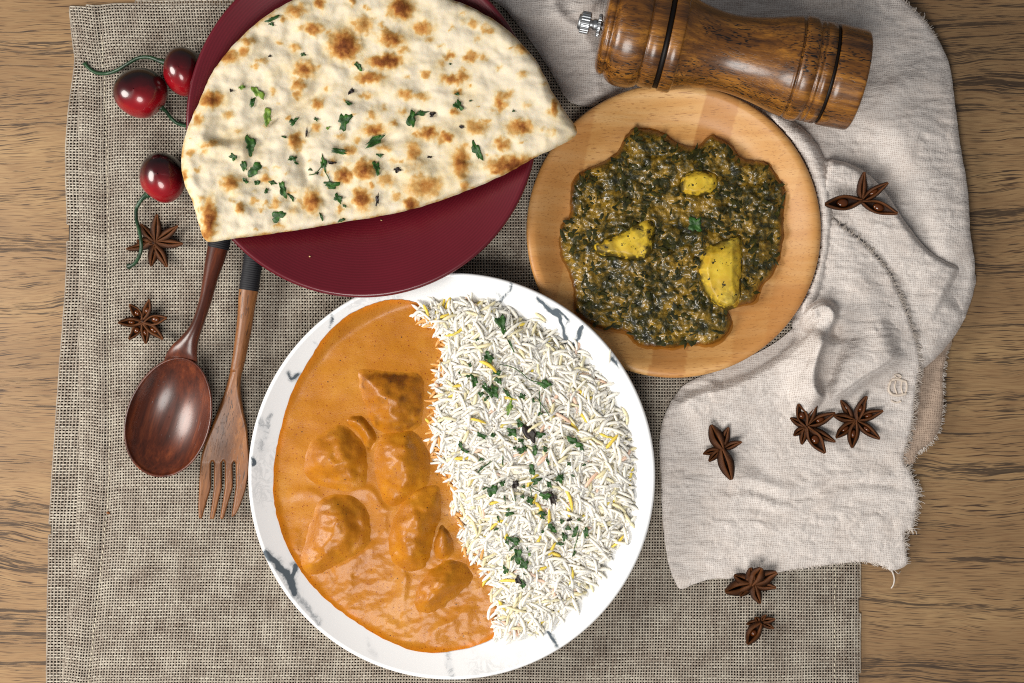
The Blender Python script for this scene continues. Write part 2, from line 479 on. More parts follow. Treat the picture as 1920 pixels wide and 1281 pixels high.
def m_sauce():
    """curry sauce; where the attribute meat is 1 it is the coated surface of a chicken chunk"""
    m = Mat("curry_sauce", 0.38, 0.28)
    p = m.co(kind="Object")
    meat = m.attr("meat")
    big = m.noise(p, 40, 4, 0.6)
    c = m.ramp(big, [(0.3, lin('#a2620c')), (0.5, lin('#b06f15')), (0.7, lin('#ba7c24'))])
    c = m.mix(m.attr("oil"), c, lin('#cc7606'))
    n = m.noise(p, 75, 5, 0.65)
    mc = m.ramp(n, [(0.28, lin('#9a5a0a')), (0.5, lin('#b4700d')), (0.72, lin('#c48318'))])
    mc = m.mix(m.math('MULTIPLY', m.attr("roast_shade"), m.maprange(m.noise(p, 70, 4, 0.55), 0.36, 0.66, 0.25, 0.9)), mc, lin('#532a08'))
    c = m.mix(m.math('MULTIPLY', meat, m.maprange(m.noise(p, 85, 3, 0.6), 0.36, 0.58, 0.35, 1.0)), c, mc)
    fine = m.noise(p, 1500, 2, 0.7)
    c = m.mix(m.maprange(fine, 0.57, 0.70, 0, 0.7), c, lin('#84330b'))
    sp = m.voro(p, 330, "Distance"); spm = m.math('MULTIPLY', m.maprange(sp, 0.11, 0.17, 1.0, 0.0), m.maprange(m.noise(p, 120, 2), 0.36, 0.50))
    c = m.mix(m.math('MULTIPLY', spm, 0.75), c, lin('#7a2c0c'))
    sp2 = m.voro(p, 140, "Distance"); c = m.mix(m.math('MULTIPLY', m.maprange(sp2, 0.05, 0.075, 1.0, 0.0), 0.9), c, lin('#3a2412'))
    m.base(c)
    hs = m.math('ADD', m.math('MULTIPLY', m.noise(p, 300, 4, 0.7), 0.40), m.math('MULTIPLY', m.noise(p, 1300, 2, 0.6), 0.34))
    hm = m.math('MULTIPLY', m.noise(m.co((420, 160, 300), (0, 0, 0.6)), 1.0, 4, 0.65), m.math('MULTIPLY', meat, 0.45))
    m.bump(m.math('ADD', hs, hm), 0.42, 0.0010); m.coat(0.16, 0.16)
    return m.m
MT['sauce'] = m_sauce()

def m_rice(name, a, b):
    m = Mat(name, 0.38, 0.45)
    oi = m.n("ShaderNodeObjectInfo")
    n = m.noise(m.co(), 300, 2)
    col = m.mix(n, a, b)
    m.base(col); m.sss(0.6, (0.003, 0.0028, 0.0024), 0.8)
    return m.m
MT['rice'] = m_rice("rice_white", lin('#f8f3e6'), lin('#f3ebd9'))
MT['rice_cream'] = m_rice("rice_cream", lin('#e9dfbe'), lin('#e0d2a4'))
MT['rice_yellow'] = m_rice("rice_yellow", lin('#ead268'), lin('#e2c03c'))
MT['rice_pink'] = m_rice("rice_pink", lin('#ecccb8'), lin('#e8bba0'))
MT['rice_stained'] = m_rice("rice_stained", lin('#e3ae6c'), lin('#d8954a'))
MT['rice_bed'] = Mat("rice_bed", 0.5, 0.3, lin('#f6efdd')).m

def m_leaf(name, cols, rough=0.5):
    m = Mat(name, rough, 0.5)
    n = m.noise(m.co(), 260, 3, 0.6)
    m.base(m.ramp(n, [(0.3, cols[0]), (0.52, cols[1]), (0.72, cols[2])]))
    m.bump(m.noise(m.co(), 900, 2), 0.5, 0.0004)
    return m.m
MT['herb'] = m_leaf("coriander_leaf", (lin('#15300d'), lin('#264f16'), lin('#3f7024')))
MT['herb_light'] = m_leaf("coriander_pale", (lin('#3a5a1c'), lin('#6a8a2c'), lin('#93a845')))
MT['herb_dark'] = m_leaf("coriander_dried", (lin('#120d0a'), lin('#231712'), lin('#2c2416')))
MT['spin_leaf'] = m_leaf("cooked_spinach", (lin('#171803'), lin('#2a2a07'), lin('#48430f')), 0.55)
bpy.data.materials['cooked_spinach'].node_tree.nodes['Principled BSDF'].inputs['Specular IOR Level'].default_value = 0.22
def m_spinach():
    m = Mat("spinach_gravy", 0.42, 0.4)
    p = m.co()
    w = m.vadd(p, m.noisec(p, 140, 3), 0.006)
    n = m.noise(w, 165, 5, 0.66); big = m.noise(p, 38, 3)
    k = m.math('ADD', n, m.math('MULTIPLY', m.math('SUBTRACT', big, 0.5), 0.45))
    c = m.ramp(k, [(0.32, lin('#191a05')), (0.42, lin('#37330a')), (0.51, lin('#64500f')), (0.62, lin('#8f6f1a')), (0.76, lin('#b28d30'))])
    c = m.mix(m.attr("oil"), c, lin('#6e3f05'))
    m.base(c)
    h = m.math('ADD', m.noise(w, 200, 4, 0.62), m.math('MULTIPLY', m.noise(p, 900, 2), 0.25))
    m.bump(h, 0.8, 0.0018); m.coat(0.65, 0.08)
    return m.m
MT['spinach'] = m_spinach()
mm = Mat("spice_oil", 0.12, 0.5, lin('#9a6220')); MT['oil'] = mm.m
def m_potato():
    m = Mat("boiled_potato", 0.5, 0.35)
    p = m.co(); n = m.noise(p, 70, 3)
    c = m.ramp(n, [(0.3, lin('#c49c22')), (0.55, lin('#dcbc3a')), (0.75, lin('#e4cc5e'))])
    sp = m.math('MULTIPLY', m.attr("dirty"), m.maprange(m.noise(p, 150, 4, 0.6), 0.40, 0.52))
    sm = m.math('MULTIPLY', m.maprange(m.noise(p, 95, 4, 0.6), 0.50, 0.64, 0.0, 0.7), m.maprange(m.attr("dirty"), 0.0, 0.5, 0.25, 1.0))
    c = m.mix(sm, c, lin('#9a7412'))
    c = m.mix(sp, c, lin('#4a3c0e'))
    fl = m.maprange(m.noise(p, 300, 3, 0.65), 0.61, 0.66)
    c = m.mix(fl, c, lin('#2b250d'))
    m.base(c); m.bump(n, 0.3, 0.001); m.coat(0.12, 0.2); m.sss(0.15, (0.006, 0.004, 0.001), 0.5)
    return m.m
MT['potato'] = m_potato()

# ------------------------------------------------------------------ table
V = np.array([[-1.2, -1.0, 0], [1.2, -1.0, 0], [1.2, 1.0, 0], [-1.2, 1.0, 0], [-1.2, -1.0, -0.03], [1.2, -1.0, -0.03], [1.2, 1.0, -0.03], [-1.2, 1.0, -0.03]])
o = put("table_top", V, np.array([[0, 1, 2, 3], [7, 6, 5, 4], [0, 4, 5, 1], [1, 5, 6, 2], [2, 6, 7, 3], [3, 7, 4, 0]]), MT['table'], base=(0, 0, 0), smooth_sh=False)
o["kind"] = "structure"

# ------------------------------------------------------------------ burlap runner (really woven)
runner = thing("burlap_runner", "grey beige burlap runner with a stitched hem, spread on the wooden table", "table runner", tuple(W(850, 640, 0.3)))
EDGE_OUT = spline([(130, 14), (136, 80), (140, 120), (128, 210), (123, 300), (126, 420), (124, 520), (112, 680), (104, 800), (94, 950), (90, 1080), (87, 1281), (86, 1330)], 6, False)
EDGE_IN = spline([(131, 14), (140, 80), (148, 150), (148, 300), (150, 450), (149, 600), (150, 760), (148, 880), (142, 1000), (134, 1100), (126, 1200), (118, 1281), (114, 1330)], 6, False)
SEAM = spline([(190, 60), (198, 200), (203, 400), (205, 600), (206, 800), (203, 930), (195, 1010), (186, 1100), (176, 1190), (166, 1281), (160, 1330)], 6, False)
def ex(edge, y): return np.interp(y, edge[:, 1], edge[:, 0])
def top_edge(x): return np.interp(x, [120, 132, 170, 260, 420, 900], [16, 12, 8, 1, -6, -14])
XR = 1613.0
def runner_z(x, y):
    z = 3.2 + 0.25 * fbm(x / 160, y / 120, 41, 3)
    z = z + 1.3 * np.exp(-((x - ex(SEAM, y) + 22) / 17) ** 2) - 0.6 * np.exp(-((x - ex(SEAM, y)) / 4) ** 2)
    z = z + 0.5 * np.exp(-((x - ex(EDGE_IN, y) - 9) / 8) ** 2) - 0.9 * smooth(5, 0, x - ex(EDGE_IN, y))
    z = z + 0.4 * np.exp(-((x - 1590) / 16) ** 2) - 0.4 * np.exp(-((x - 1566) / 4) ** 2) - 1.3 * smooth(10, 0, XR - x)
    z = z - 1.6 * smooth(14, 0, y - top_edge(x)) + 0.5 * np.exp(-((y - top_edge(x) - 22) / 14) ** 2)
    return z
def weave(xl, xr, yt, yb, zf, pu, pv, seed, skip=None):
    """xl/xr functions of y, yt function of x. Plain weave: strips with an arched section, going over and under."""
    r = np.random.default_rng(seed)
    x0 = 80.0; x1 = XR + 4; y0 = -20.0; y1 = yb
    nu = int((x1 - x0) / pu); nv = int((y1 - y0) / pv)
    I, J = np.meshgrid(np.arange(nu), np.arange(nv), indexing='ij')
    u = I / (nu - 1); y = y0 + J * pv
    y = y + 1.6 * fbm(I * pu / 150, J * pv / 150, seed + 1, 2)
    jw = r.normal(0, 0.22, nu)[:, None]; jy = r.normal(0, 0.22, nv)[None, :]
    a = xl(y); b = xr(y)
    x = a + (b - a) * u + jw + 0.9 * fbm(I * pu / 70, J * pv / 70, seed + 2, 2)
    y = y + jy + 4.0 * np.exp(-((x - ex(SEAM, y) + 10) / 22.0) ** 2) * (x < XR * 0.5)
    z = zf(x, y)
    over = ((I + J) % 2 == 0) * 2.0 - 1.0
    amp = 0.26
    ok = (y > yt(x)) & (x >= xl(y) - 0.5) & (x <= xr(y) + 0.5)
    if skip is not None: ok &= ~skip(x, y)
    Vs = []; Cs = []; Fs = []; off = 0
    big = fbm(x / 55, y / 55, seed + 5, 3)
    for d in (0, 1):
        wpx = (pu if d == 0 else pv) * (0.25 if d == 0 else 0.235)
        nt = nu if d == 0 else nv
        wt = np.clip(r.normal(1.0, 0.07, nt), 0.75, 1.25)
        wt = wt[:, None] if d == 0 else wt[None, :]
        wloc = wpx * wt * (1 + 0.20 * fbm(x / (18 if d else 6), y / (6 if d else 18), seed + 9 + d, 2))
        zc = z + amp * over * (1 if d == 0 else -1)
        P = []
        for k, (s, dz) in enumerate(((-1, -0.17), (0, 0.20), (1, -0.17))):
            xx = x + (s * wloc if d == 0 else 0); yy = y + (s * wloc if d == 1 else 0)
            P.append(W(xx, yy, zc + dz))
        V = np.stack(P, 2)                       # nu,nv,3,3
        n = nu * nv * 3; idx = np.arange(n).reshape(nu, nv, 3) + off
        if d == 0:
            m = ok[:, :-1] & ok[:, 1:]
            q = [np.stack([idx[:, :-1, k], idx[:, :-1, k + 1], idx[:, 1:, k + 1], idx[:, 1:, k]], -1)[m] for k in (0, 1)]
        else:
            m = ok[:-1] & ok[1:]
            q = [np.stack([idx[:-1, :, k], idx[1:, :, k], idx[1:, :, k + 1], idx[:-1, :, k + 1]], -1)[m] for k in (0, 1)]
        Vs.append(V.reshape(-1, 3)); Fs += q; off += n
        # thread colour: cream to taupe, changing along each thread
        tcol = r.normal(0, 0.5, nt); tcol = tcol[:, None] if d == 0 else tcol[None, :]
        lo = perlin(x / (5 if d == 0 else 26) + 31 * d, y / (26 if d == 0 else 5), seed + 21 + d)
        k = 0.60 + 0.05 * tcol + 0.26 * lo + 0.16 * big + (-0.10 if d == 0 else 0.10)
        k = np.clip(k, 0, 1)[..., None]
        c0 = np.array(lin('#5b4b40')[:3]); c1 = np.array(lin('#93887c')[:3]); c2 = np.array(lin('#c9c2b3')[:3])
        c = np.where(k < 0.45, c0 + (c1 - c0) * (k / 0.45), c1 + (c2 - c1) * ((k - 0.45) / 0.55))
        Cs.append(np.repeat(c[:, :, None, :], 3, 2).reshape(-1, 3))
    V = np.concatenate(Vs); C = np.concatenate(Cs); F = np.concatenate(Fs)
    used = np.zeros(len(V), bool); used[F.ravel()] = True
    rm = np.cumsum(used) - 1
    return V[used], rm[F], C[used]
def hidden(x, y):   # well under the plates no thread can be seen from anywhere near
    return (np.hypot(x - 846, y - 894) < 300) | (np.hypot(x - 678, y - 227) < 250) | (np.hypot(x - 1264, y - 432) < 200)
V, F, C = weave(lambda y: ex(EDGE_IN, y), lambda y: XR + 0 * y, top_edge, 1325, runner_z, 5.3, 5.5, 11, hidden)
o = put("woven_cloth", V, F, MT['burlap'], runner, {"col": C}); o["kind"] = "stuff"
V, F, C = weave(lambda y: ex(EDGE_OUT, y), lambda y: ex(EDGE_OUT, y) + 76.0 * 24, lambda x: top_edge(x) + 2, 1325, lambda x, y: 1.0 + 0 * x - 0.5 * smooth(6, 0, x - ex(EDGE_OUT, y)), 5.3, 5.5, 12, lambda x, y: x > ex(EDGE_IN, y) + 22)
o = put("folded_under_hem", V, F, MT['burlap'], runner, {"col": C}); o["kind"] = "stuff"
# near-black sheet added under the open weave: painted shade for its gaps
ys = np.linspace(10, 1330, 90)
def strip(xa, xb, zz, n=60):
    rows = []
    for y in ys:
        xx = np.linspace(xa(y), xb(y), n); rows.append(np.stack([xx, np.maximum(y, top_edge(xx) + 5)], 1))
    q = np.array(rows).reshape(-1, 2); return W(q[:, 0], q[:, 1], zz(q[:, 0], q[:, 1])), grid_faces(len(ys), n, False)[:, ::-1]
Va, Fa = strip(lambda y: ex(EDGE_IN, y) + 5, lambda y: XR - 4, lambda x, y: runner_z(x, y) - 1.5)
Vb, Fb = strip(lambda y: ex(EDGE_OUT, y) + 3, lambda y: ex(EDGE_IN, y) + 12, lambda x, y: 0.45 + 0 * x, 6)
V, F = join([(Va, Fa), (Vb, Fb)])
put("gap_shade_sheet", V, F, MT['gap_shade'], runner)
# hem stitches along both seams
for k in range(118):
    y = 70 + k * 10.6
    for sx in ((ex(SEAM, y)), (1566.0,)) if y > 1040 else ((ex(SEAM, y)),):
        sx = float(np.ravel(sx)[0])
        if np.hypot(sx - 846, y - 894) < 330: continue
        q = np.array([(sx + 0.8 * math.sin(k), y + t) for t in (-3.6, -1.5, 1.5, 3.6)])
        z = runner_z(q[:, 0], q[:, 1]) + np.array([-0.05, 0.38, 0.38, -0.05])
        V, F = tube_V(W(q[:, 0], q[:, 1], z), np.array([0.9, 1.2, 1.2, 0.9]) * S, 5)
        put("stitch", V, F, MT['hem_thread'], runner)

# ------------------------------------------------------------------ linen napkin
napkin = thing("linen_napkin", "crumpled pale grey linen gauze napkin with frayed edges under the wooden plate", "napkin", tuple(W(1500, 560, 3)))
def crinkle(q, a, seed):
    x, y = q[:, 0], q[:, 1]
    c = np.abs(fbm(x / 70 + 0.4 * fbm(x / 90, y / 90, seed + 3, 2), y / 16, seed, 3))
    v = np.exp(-(np.abs(fbm(x / 120 + 0.5 * fbm(x / 60, y / 60, seed + 7, 2), y / 34, seed + 9, 2)) / 0.07) ** 2)
    return a * (1.0 * fbm(x / 45, y / 22, seed + 1, 3) + 1.1 * (0.4 - c) - 0.8 * v)
def cloth(name, outline, zf, mat, cell=3.0, edge=10, drop=2.0, smooth_n=7):
    ol = spline(outline, smooth_n); ol = ol + 0.9 * np.stack([fbm(ol[:, 0] / 9, ol[:, 1] / 9, 70, 2), fbm(ol[:, 0] / 9, ol[:, 1] / 9, 71, 2)], 1)
    q, F, d = sheet(ol, cell)
    z = zf(q) - drop * (1 - rnd(d, edge))
    rp = np.hypot(q[:, 0] - 1264, q[:, 1] - 432) / 277
    z = np.where(rp < 1.0, np.minimum(z, 4.4 + 6.0 * smooth(0.80, 0.97, rp)), z)
    z = np.where(q[:, 0] < XR + 6, np.maximum(z, 4.3), np.maximum(z, 0.5))
    return put(name, W(q[:, 0], q[:, 1], z), F[:, ::-1], mat, napkin), ol
NS = 4.2
def z_back(q):
    z = NS + 2.2 + 0.02 * np.clip(q[:, 0] - 1300, 0, 500) * 0.25
    z = z + ridge(q, [(930, 20), (1010, 30), (1080, 25), (1140, -10)], 4, 30, 14)
    z = z + ridge(q, [(1090, 40), (1110, 110), (1120, 190)], 3.5, 16, 12)
    z = z + ridge(q, [(1030, -10), (1060, 40), (1110, 60)], 4, 12, 18)
    z = z + ridge(q, [(1640, 120), (1700, 260), (1760, 420), (1800, 500)], 7, 70, 40)
    z = z + ridge(q, [(1560, 230), (1640, 300), (1700, 380), (1760, 470)], -2.5, 30, 30)
    z = z + ridge(q, [(1500, -20), (1640, 60), (1720, 180)], 4, 60, 40)
    z = z + ridge(q, [(1600, 210), (1700, 160), (1780, 150)], 3, 25, 25)
    return z + crinkle(q, 0.8, 101)
cloth("back_fold", [(910, -40), (950, 20), (990, 70), (1030, 130), (1062, 185), (1085, 197), (1110, 200), (1150, 188), (1250, 250), (1400, 330), (1500, 480), (1560, 560), (1640, 620), (1790, 610), (1814, 570), (1828, 505), (1820, 440), (1814, 350), (1800, 270), (1790, 190), (1778, 115), (1740, 45), (1690, -5), (1650, -40), (1300, -50)],
      z_back, MT['linen'], 3.4, 12, 2.6)
def z_flap(q): return NS + 1.2 + ridge(q, [(1770, 650), (1765, 740), (1740, 830)], 2.5, 16, 20) + crinkle(q, 0.6, 111)
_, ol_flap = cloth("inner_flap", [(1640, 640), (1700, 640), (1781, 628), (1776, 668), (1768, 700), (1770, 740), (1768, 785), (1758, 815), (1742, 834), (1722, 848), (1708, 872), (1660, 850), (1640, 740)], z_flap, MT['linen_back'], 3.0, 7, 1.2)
def z_mid(q):
    z = NS + 8.0 + ridge(q, [(1550, 305), (1602, 322), (1650, 362), (1696, 428), (1740, 478), (1800, 512)], 6.5, 12, 70, 0.06)
    z = z + ridge(q, [(1640, 560), (1720, 580), (1800, 560)], 2.0, 30, 30) + ridge(q, [(1690, 690), (1760, 640), (1812, 590)], 2.0, 40, 12)
    z = z - 5 * smooth(1740, 1825, q[:, 0])
    return z + crinkle(q, 0.8, 121)
cloth("middle_fold", [(1535, 310), (1552, 298), (1604, 312), (1652, 350), (1700, 420), (1740, 468), (1790, 496), (1827, 512), (1826, 545), (1805, 605), (1770, 655), (1724, 694), (1660, 700), (1600, 600), (1545, 450)],
      z_mid, MT['linen'], 3.0, 12, 5.0)
FRAY = [(1556, 412), (1585, 430), (1615, 452), (1645, 483), (1668, 512), (1684, 545), (1700, 585), (1714, 625), (1723, 660), (1725, 690), (1718, 735), (1712, 790), (1703, 830), (1694, 862), (1708, 885), (1722, 925), (1718, 965), (1712, 992), (1698, 998), (1699, 1030), (1701, 1058)]
BOT = [(1672, 1070), (1650, 1060), (1610, 1054), (1560, 1059), (1480, 1070), (1400, 1084), (1335, 1086), (1300, 1096), (1276, 1104), (1262, 1084), (1250, 1040), (1242, 970), (1240, 900), (1236, 835), (1244, 785), (1266, 742), (1296, 714)]
def z_front(q):
    x, y = q[:, 0], q[:, 1]
    z = NS + 1.6 + 12.0 * smooth(900, 560, y) * smooth(1420, 1600, x)
    # tongue that stands up beside the plate and drops steeply on its far side
    z = z + ridge(q, [(1500, 600), (1532, 572), (1556, 574), (1563, 592), (1556, 612), (1543, 642), (1532, 672), (1526, 705), (1532, 735), (1548, 752)], 15, 7, 38, 0.08)
    z = z + ridge(q, [(1540, 756), (1580, 738), (1622, 708), (1662, 684), (1700, 660)], 8, 60, 9, 0.2)
    z = z + ridge(q, [(1548, 590), (1572, 640), (1560, 690), (1545, 735)], -6, 12, 22, 0.2)
    z = z + ridge(q, [(1262, 770), (1310, 745), (1370, 728), (1430, 700), (1478, 672), (1512, 640), (1526, 612)], 9.5, 12, 70, 0.12)
    z = z + ridge(q, [(1330, 705), (1400, 690), (1460, 655), (1500, 618)], -5.0, 30, 18)
    z = z + ridge(q, [(1600, 500), (1640, 580), (1660, 660)], 2.0, 24, 24)
    for i, (py, a, dx) in enumerate(((905, 1.0, 0), (922, -0.9, 30), (938, 1.0, 10), (955, -0.7, 60), (985, 0.6, 0), (880, -0.5, 90))):
        z = z + ridge(q, [(1260 + dx, py + 12), (1400, py - 6), (1480, py + 14), (1560, py - 12), (1640, py - 16), (1710, py - 8)], a * 1.5, 9, 9, 0.25)
    z = z + ridge(q, [(1246, 1050), (1290, 1060), (1330, 1063)], -0.9, 3.5, 3.5, 0.1)
    z = z + ridge(q, [(1270, 745), (1252, 800), (1248, 900), (1252, 1000)], 1.6, 22, 22, 0.1)
    return z + crinkle(q, 0.75, 131)
_, ol_front = cloth("front_fold", FRAY + BOT + [(1380, 680), (1450, 645), (1495, 605), (1515, 560), (1540, 480)], z_front, MT['linen'], 2.6, 9, 1.7)
def lip(name, crisp, hidden, h, fade):
    C = spline(crisp, 6, False); Hd = spline(hidden, 6, False); ol = np.concatenate([C, Hd])
    q, F, _ = sheet(ol, 2.4)
    dc, _, _, _ = nearest(C, q, False); dh, _, _, _ = nearest(np.concatenate([C[-1:], Hd, C[:1]]), q, False)
    z = z_front(q) - 0.8 + (h + 0.8) * smooth(0, fade, dh) - h * 0.9 * (1 - rnd(dc, 7)) * smooth(0, fade, dh)
    put(name, W(q[:, 0], q[:, 1], z), F[:, ::-1], MT['linen'], napkin)
lip("raised_fold", [(1490, 602), (1497, 612), (1515, 600), (1524, 588), (1520, 582), (1533, 573), (1550, 570), (1564, 580), (1568, 594), (1560, 615), (1548, 642), (1537, 670), (1530, 702), (1535, 730), (1550, 753)], [(1530, 772), (1480, 762), (1470, 730), (1500, 690), (1516, 650), (1510, 622), (1492, 614)], 4.5, 26)
lip("raised_fold", [(1546, 752), (1580, 738), (1622, 708), (1662, 684), (1698, 655)], [(1700, 618), (1655, 585), (1600, 615), (1562, 680), (1545, 718)], 3.4, 34)
def z_strip(q): 
    return NS + 9 + ridge(q, [(1440, 215), (1500, 262), (1535, 320), (1553, 390), (1550, 470), (1535, 530), (1500, 590)], 4, 18, 18, 0.05) + crinkle(q, 0.8, 141)
cloth("rolled_strip", [(1425, 205), (1455, 207), (1505, 240), (1540, 285), (1560, 350), (1563, 420), (1557, 480), (1545, 532), (1532, 572), (1508, 605), (1494, 617), (1484, 606), (1500, 560), (1520, 500), (1520, 430), (1505, 350), (1480, 290), (1440, 235)],
      z_strip, MT['linen'], 2.6, 16, 6.0)
# frayed fringe
def fringe(name, run, zf, n, seed, lmin=3, lmax=9, inward=3):
    r = np.random.default_rng(seed); P = spline(run, 8, False); parts = []
    seg = np.linalg.norm(np.diff(P, axis=0), axis=1); cum = np.concatenate([[0], np.cumsum(seg)])
    for k in range(n):
        t = r.uniform(0, cum[-1]); x = np.interp(t, cum, P[:, 0]); y = np.interp(t, cum, P[:, 1])
        dx = np.interp(t + 2, cum, P[:, 0]) - np.interp(t - 2, cum, P[:, 0]); dy = np.interp(t + 2, cum, P[:, 1]) - np.interp(t - 2, cum, P[:, 1])
        L = math.hypot(dx, dy) + 1e-9; nx, ny = dy / L, -dx / L; tx, ty = dx / L, dy / L
        l = r.uniform(lmin, lmax) * (1.5 if r.random() < 0.06 else 1); c = r.normal(0, 0.6); b = r.normal(0, 0.5)
        q = np.array([(x + nx * s * l + tx * (c * s + b * s * s) * l * 0.6, y + ny * s * l + ty * (c * s + b * s * s) * l * 0.6) for s in (-0.5, 0, 0.35, 0.7, 1.0)])
        z0 = float(zf(np.array([[x - nx * inward, y - ny * inward]]))[0]) - 0.9
        z = np.array([z0 + 0.5, z0 + 0.3, z0, z0 - 0.4, z0 - 0.7]) + r.normal(0, 0.25)
        parts.append(tube_V(W(q[:, 0], q[:, 1], np.maximum(z, 0.6)), np.array([0.6, 0.6, 0.55, 0.5, 0.35]) * S * r.uniform(0.8, 1.3), 4, caps=False))
    V, F = join(parts); o = put(name, V, F, MT['linen_thread'], napkin); o["kind"] = "stuff"
fringe("frayed_fringe", FRAY, z_front, 420, 5)
fringe("frayed_fringe", [(1781, 632), (1770, 700), (1770, 745), (1767, 790), (1752, 825), (1722, 850), (1708, 872)], z_flap, 150, 6, 2, 6)
fringe("frayed_fringe", BOT[:5], z_front, 60, 8, 2, 5)
fringe("frayed_fringe", [(1690, -5), (1735, 40), (1755, 70)], z_back, 40, 9, 2, 6)
for pts, rr in ((([(1668, 1064), (1674, 1074), (1677, 1086), (1675, 1097), (1671, 1103)]), 1.8), ([(1672, 1060), (1678, 1070), (1685, 1076), (1688, 1071)], 1.0), ([(1712, 990), (1717, 996), (1719, 1002)], 1.0), ([(1728, 38), (1734, 30), (1733, 24)], 0.8)):
    q = spline(pts, 5, False); V, F = tube_V(W(q[:, 0], q[:, 1], np.linspace(4.5, 1.2, len(q)) + (5 if pts[0][1] < 100 else 0)), np.linspace(rr, rr * 0.7, len(q)) * S, 6)
    put("loose_thread", V, F, MT['linen_thread'], napkin)
for pts, rr in (([(1700, 716), (1688, 712), (1674, 712), (1668, 722), (1667, 732), (1674, 740), (1688, 741), (1700, 738)], 2.4), ([(1680, 714), (1678, 726), (1682, 738)], 1.6), ([(1692, 714), (1690, 726), (1693, 738)], 1.4), ([(1700, 716), (1701, 727), (1698, 737)], 1.4), ([(1677, 704), (1684, 702), (1690, 706), (1684, 709), (1677, 704)], 1.4), ([(1672, 752), (1682, 755), (1690, 752)], 1.5)):
    q = spline(pts, 5, False); V, F = tube_V(W(q[:, 0], q[:, 1], z_front(q) + 0.6), rr * S, 6)
    put("stitched_mark", V, F, MT['linen_mark'], napkin)

# ------------------------------------------------------------------ plates
def rim_world(cx, cy, r_px, z): 
    c = W(cx, cy, z); return c, r_px * S * (HC - z / 1000) / HC * 1000      # centre (m), radius (mm)
# white marbled plate
ZW = 31.0
WC, WR = rim_world(846.5, 894, 383, ZW)
def z_white(r):   # mm, inner surface
    t = np.clip((r / WR - 0.64) / 0.36, 0, 1); return 8.0 + (ZW - 8.6) * t ** 1.55
def prof_plate(R, z0, zin, zrim, foot_r, foot_h, th, lip, nr):
    rr = np.concatenate([np.linspace(0.4, R * 0.6, 16)[:-1], np.linspace(R * 0.6, R - lip, nr)])
    P = [(r, float(zin(r))) for r in rr]
    for a in np.linspace(0.2, 1, 6) * math.pi: P.append((R - lip + lip * math.sin(a) * 1.0 if a < math.pi / 2 else R - lip + lip * math.sin(a), float(zin(R - lip)) - th * (1 - math.cos(a)) / 2))
    for r in np.linspace(R - lip, foot_r + 2, 10)[1:]: P.append((r, max(float(zin(r)) - th, z0 + foot_h)))
    P += [(foot_r, z0), (foot_r - 3, z0), (foot_r - 5, z0 + foot_h), (0.4, z0 + foot_h)]
    return P
prof = prof_plate(WR, 3.0, z_white, ZW, WR * 0.58, 1.6, 3.6, 1.8, 60)
V, F = lathe_V(prof, 720, WC)
VEINS = [([(958, 530), (955, 545), (938, 566), (930, 580)], 7, 0.8), ([(930, 545), (945, 560)], 8, 0.4), ([(1006, 560), (1035, 582), (1053, 608), (1061, 645)], 8, 1.0), ([(1035, 580), (1066, 597)], 6, 0.9), ([(1066, 597), (1058, 620)], 5, .5), ([(1089, 611), (1084, 632), (1076, 652)], 8, 1.0), ([(1145, 672), (1158, 690)], 6, 0.9),
         ([(1070, 660), (1110, 720), (1130, 790)], 14, 0.30), ([(1150, 690), (1120, 730)], 12, 0.28), ([(541, 700), (548, 712), (560, 700)], 9, 0.85), ([(624, 590), (620, 615)], 5, 0.6), ([(588, 640), (600, 650)], 6, 0.3), ([(488, 785), (498, 812), (490, 840)], 18, 0.42), ([(510, 775), (500, 800)], 8, 0.5), ([(476, 855), (480, 870)], 6, 0.9),
         ([(503, 1036), (520, 1055), (540, 1078), (556, 1110)], 13, 1.1), ([(552, 1060), (548, 1090)], 11, 1.0), ([(556, 1110), (580, 1140), (600, 1165)], 12, 0.5), ([(840, 1228), (846, 1268)], 14, 0.38), ([(1030, 1188), (1044, 1206)], 7, 0.95), ([(1022, 1188), (1036, 1190)], 8, 0.5), ([(1172, 850), (1180, 900), (1205, 945)], 10, 0.36), ([(1195, 880), (1212, 900)], 8, 0.3), ([(690, 1200), (705, 1228)], 14, 0.22)]
kk = S * (HC - 0.022) / HC
vp = np.stack([V[:, 0] / kk + PW / 2, -V[:, 1] / kk + PH / 2], 1)
vein = np.zeros(len(V))
near = np.hypot(vp[:, 0] - 846.5, vp[:, 1] - 894) > 225
for poly, w, a in VEINS:
    d, _, _, _ = nearest(spline(poly, 4, False), vp[near] + 4 * np.stack([fbm(vp[near][:, 0] / 22, vp[near][:, 1] / 22, 5, 3), fbm(vp[near][:, 0] / 22, vp[near][:, 1] / 22, 6, 3)], 1), False)
    vein[near] = np.maximum(vein[near], a * (0.75 * np.exp(-(d / (0.42 * w)) ** 2) + 0.30 * np.exp(-(d / (1.1 * w)) ** 2)))
o = put("marbled_plate", V, F, MT['marble'], attrs={"vein": vein}, base=(WC[0], WC[1], 0.003))
tag(o, "round white plate with grey marble veins holding curry and rice", "plate")

# burgundy plate
ZR = 35.0
RC, RR = rim_world(678, 227, 331, ZR)
def z_red(r):
    t = np.clip(r / RR / 1.0, 0, 1); return 12.0 + (ZR - 12.3) * np.clip((t - 0.22) / 0.78, 0, 1) ** 1.6
V, F = lathe_V(prof_plate(RR, 3.0, z_red, ZR, RR * 0.42, 2.0, 4.0, 2.0, 40), 360, RC)
o = put("burgundy_plate", V, F, MT['red'], base=(RC[0], RC[1], 0.003))
tag(o, "glossy burgundy plate under the folded flatbread", "plate")

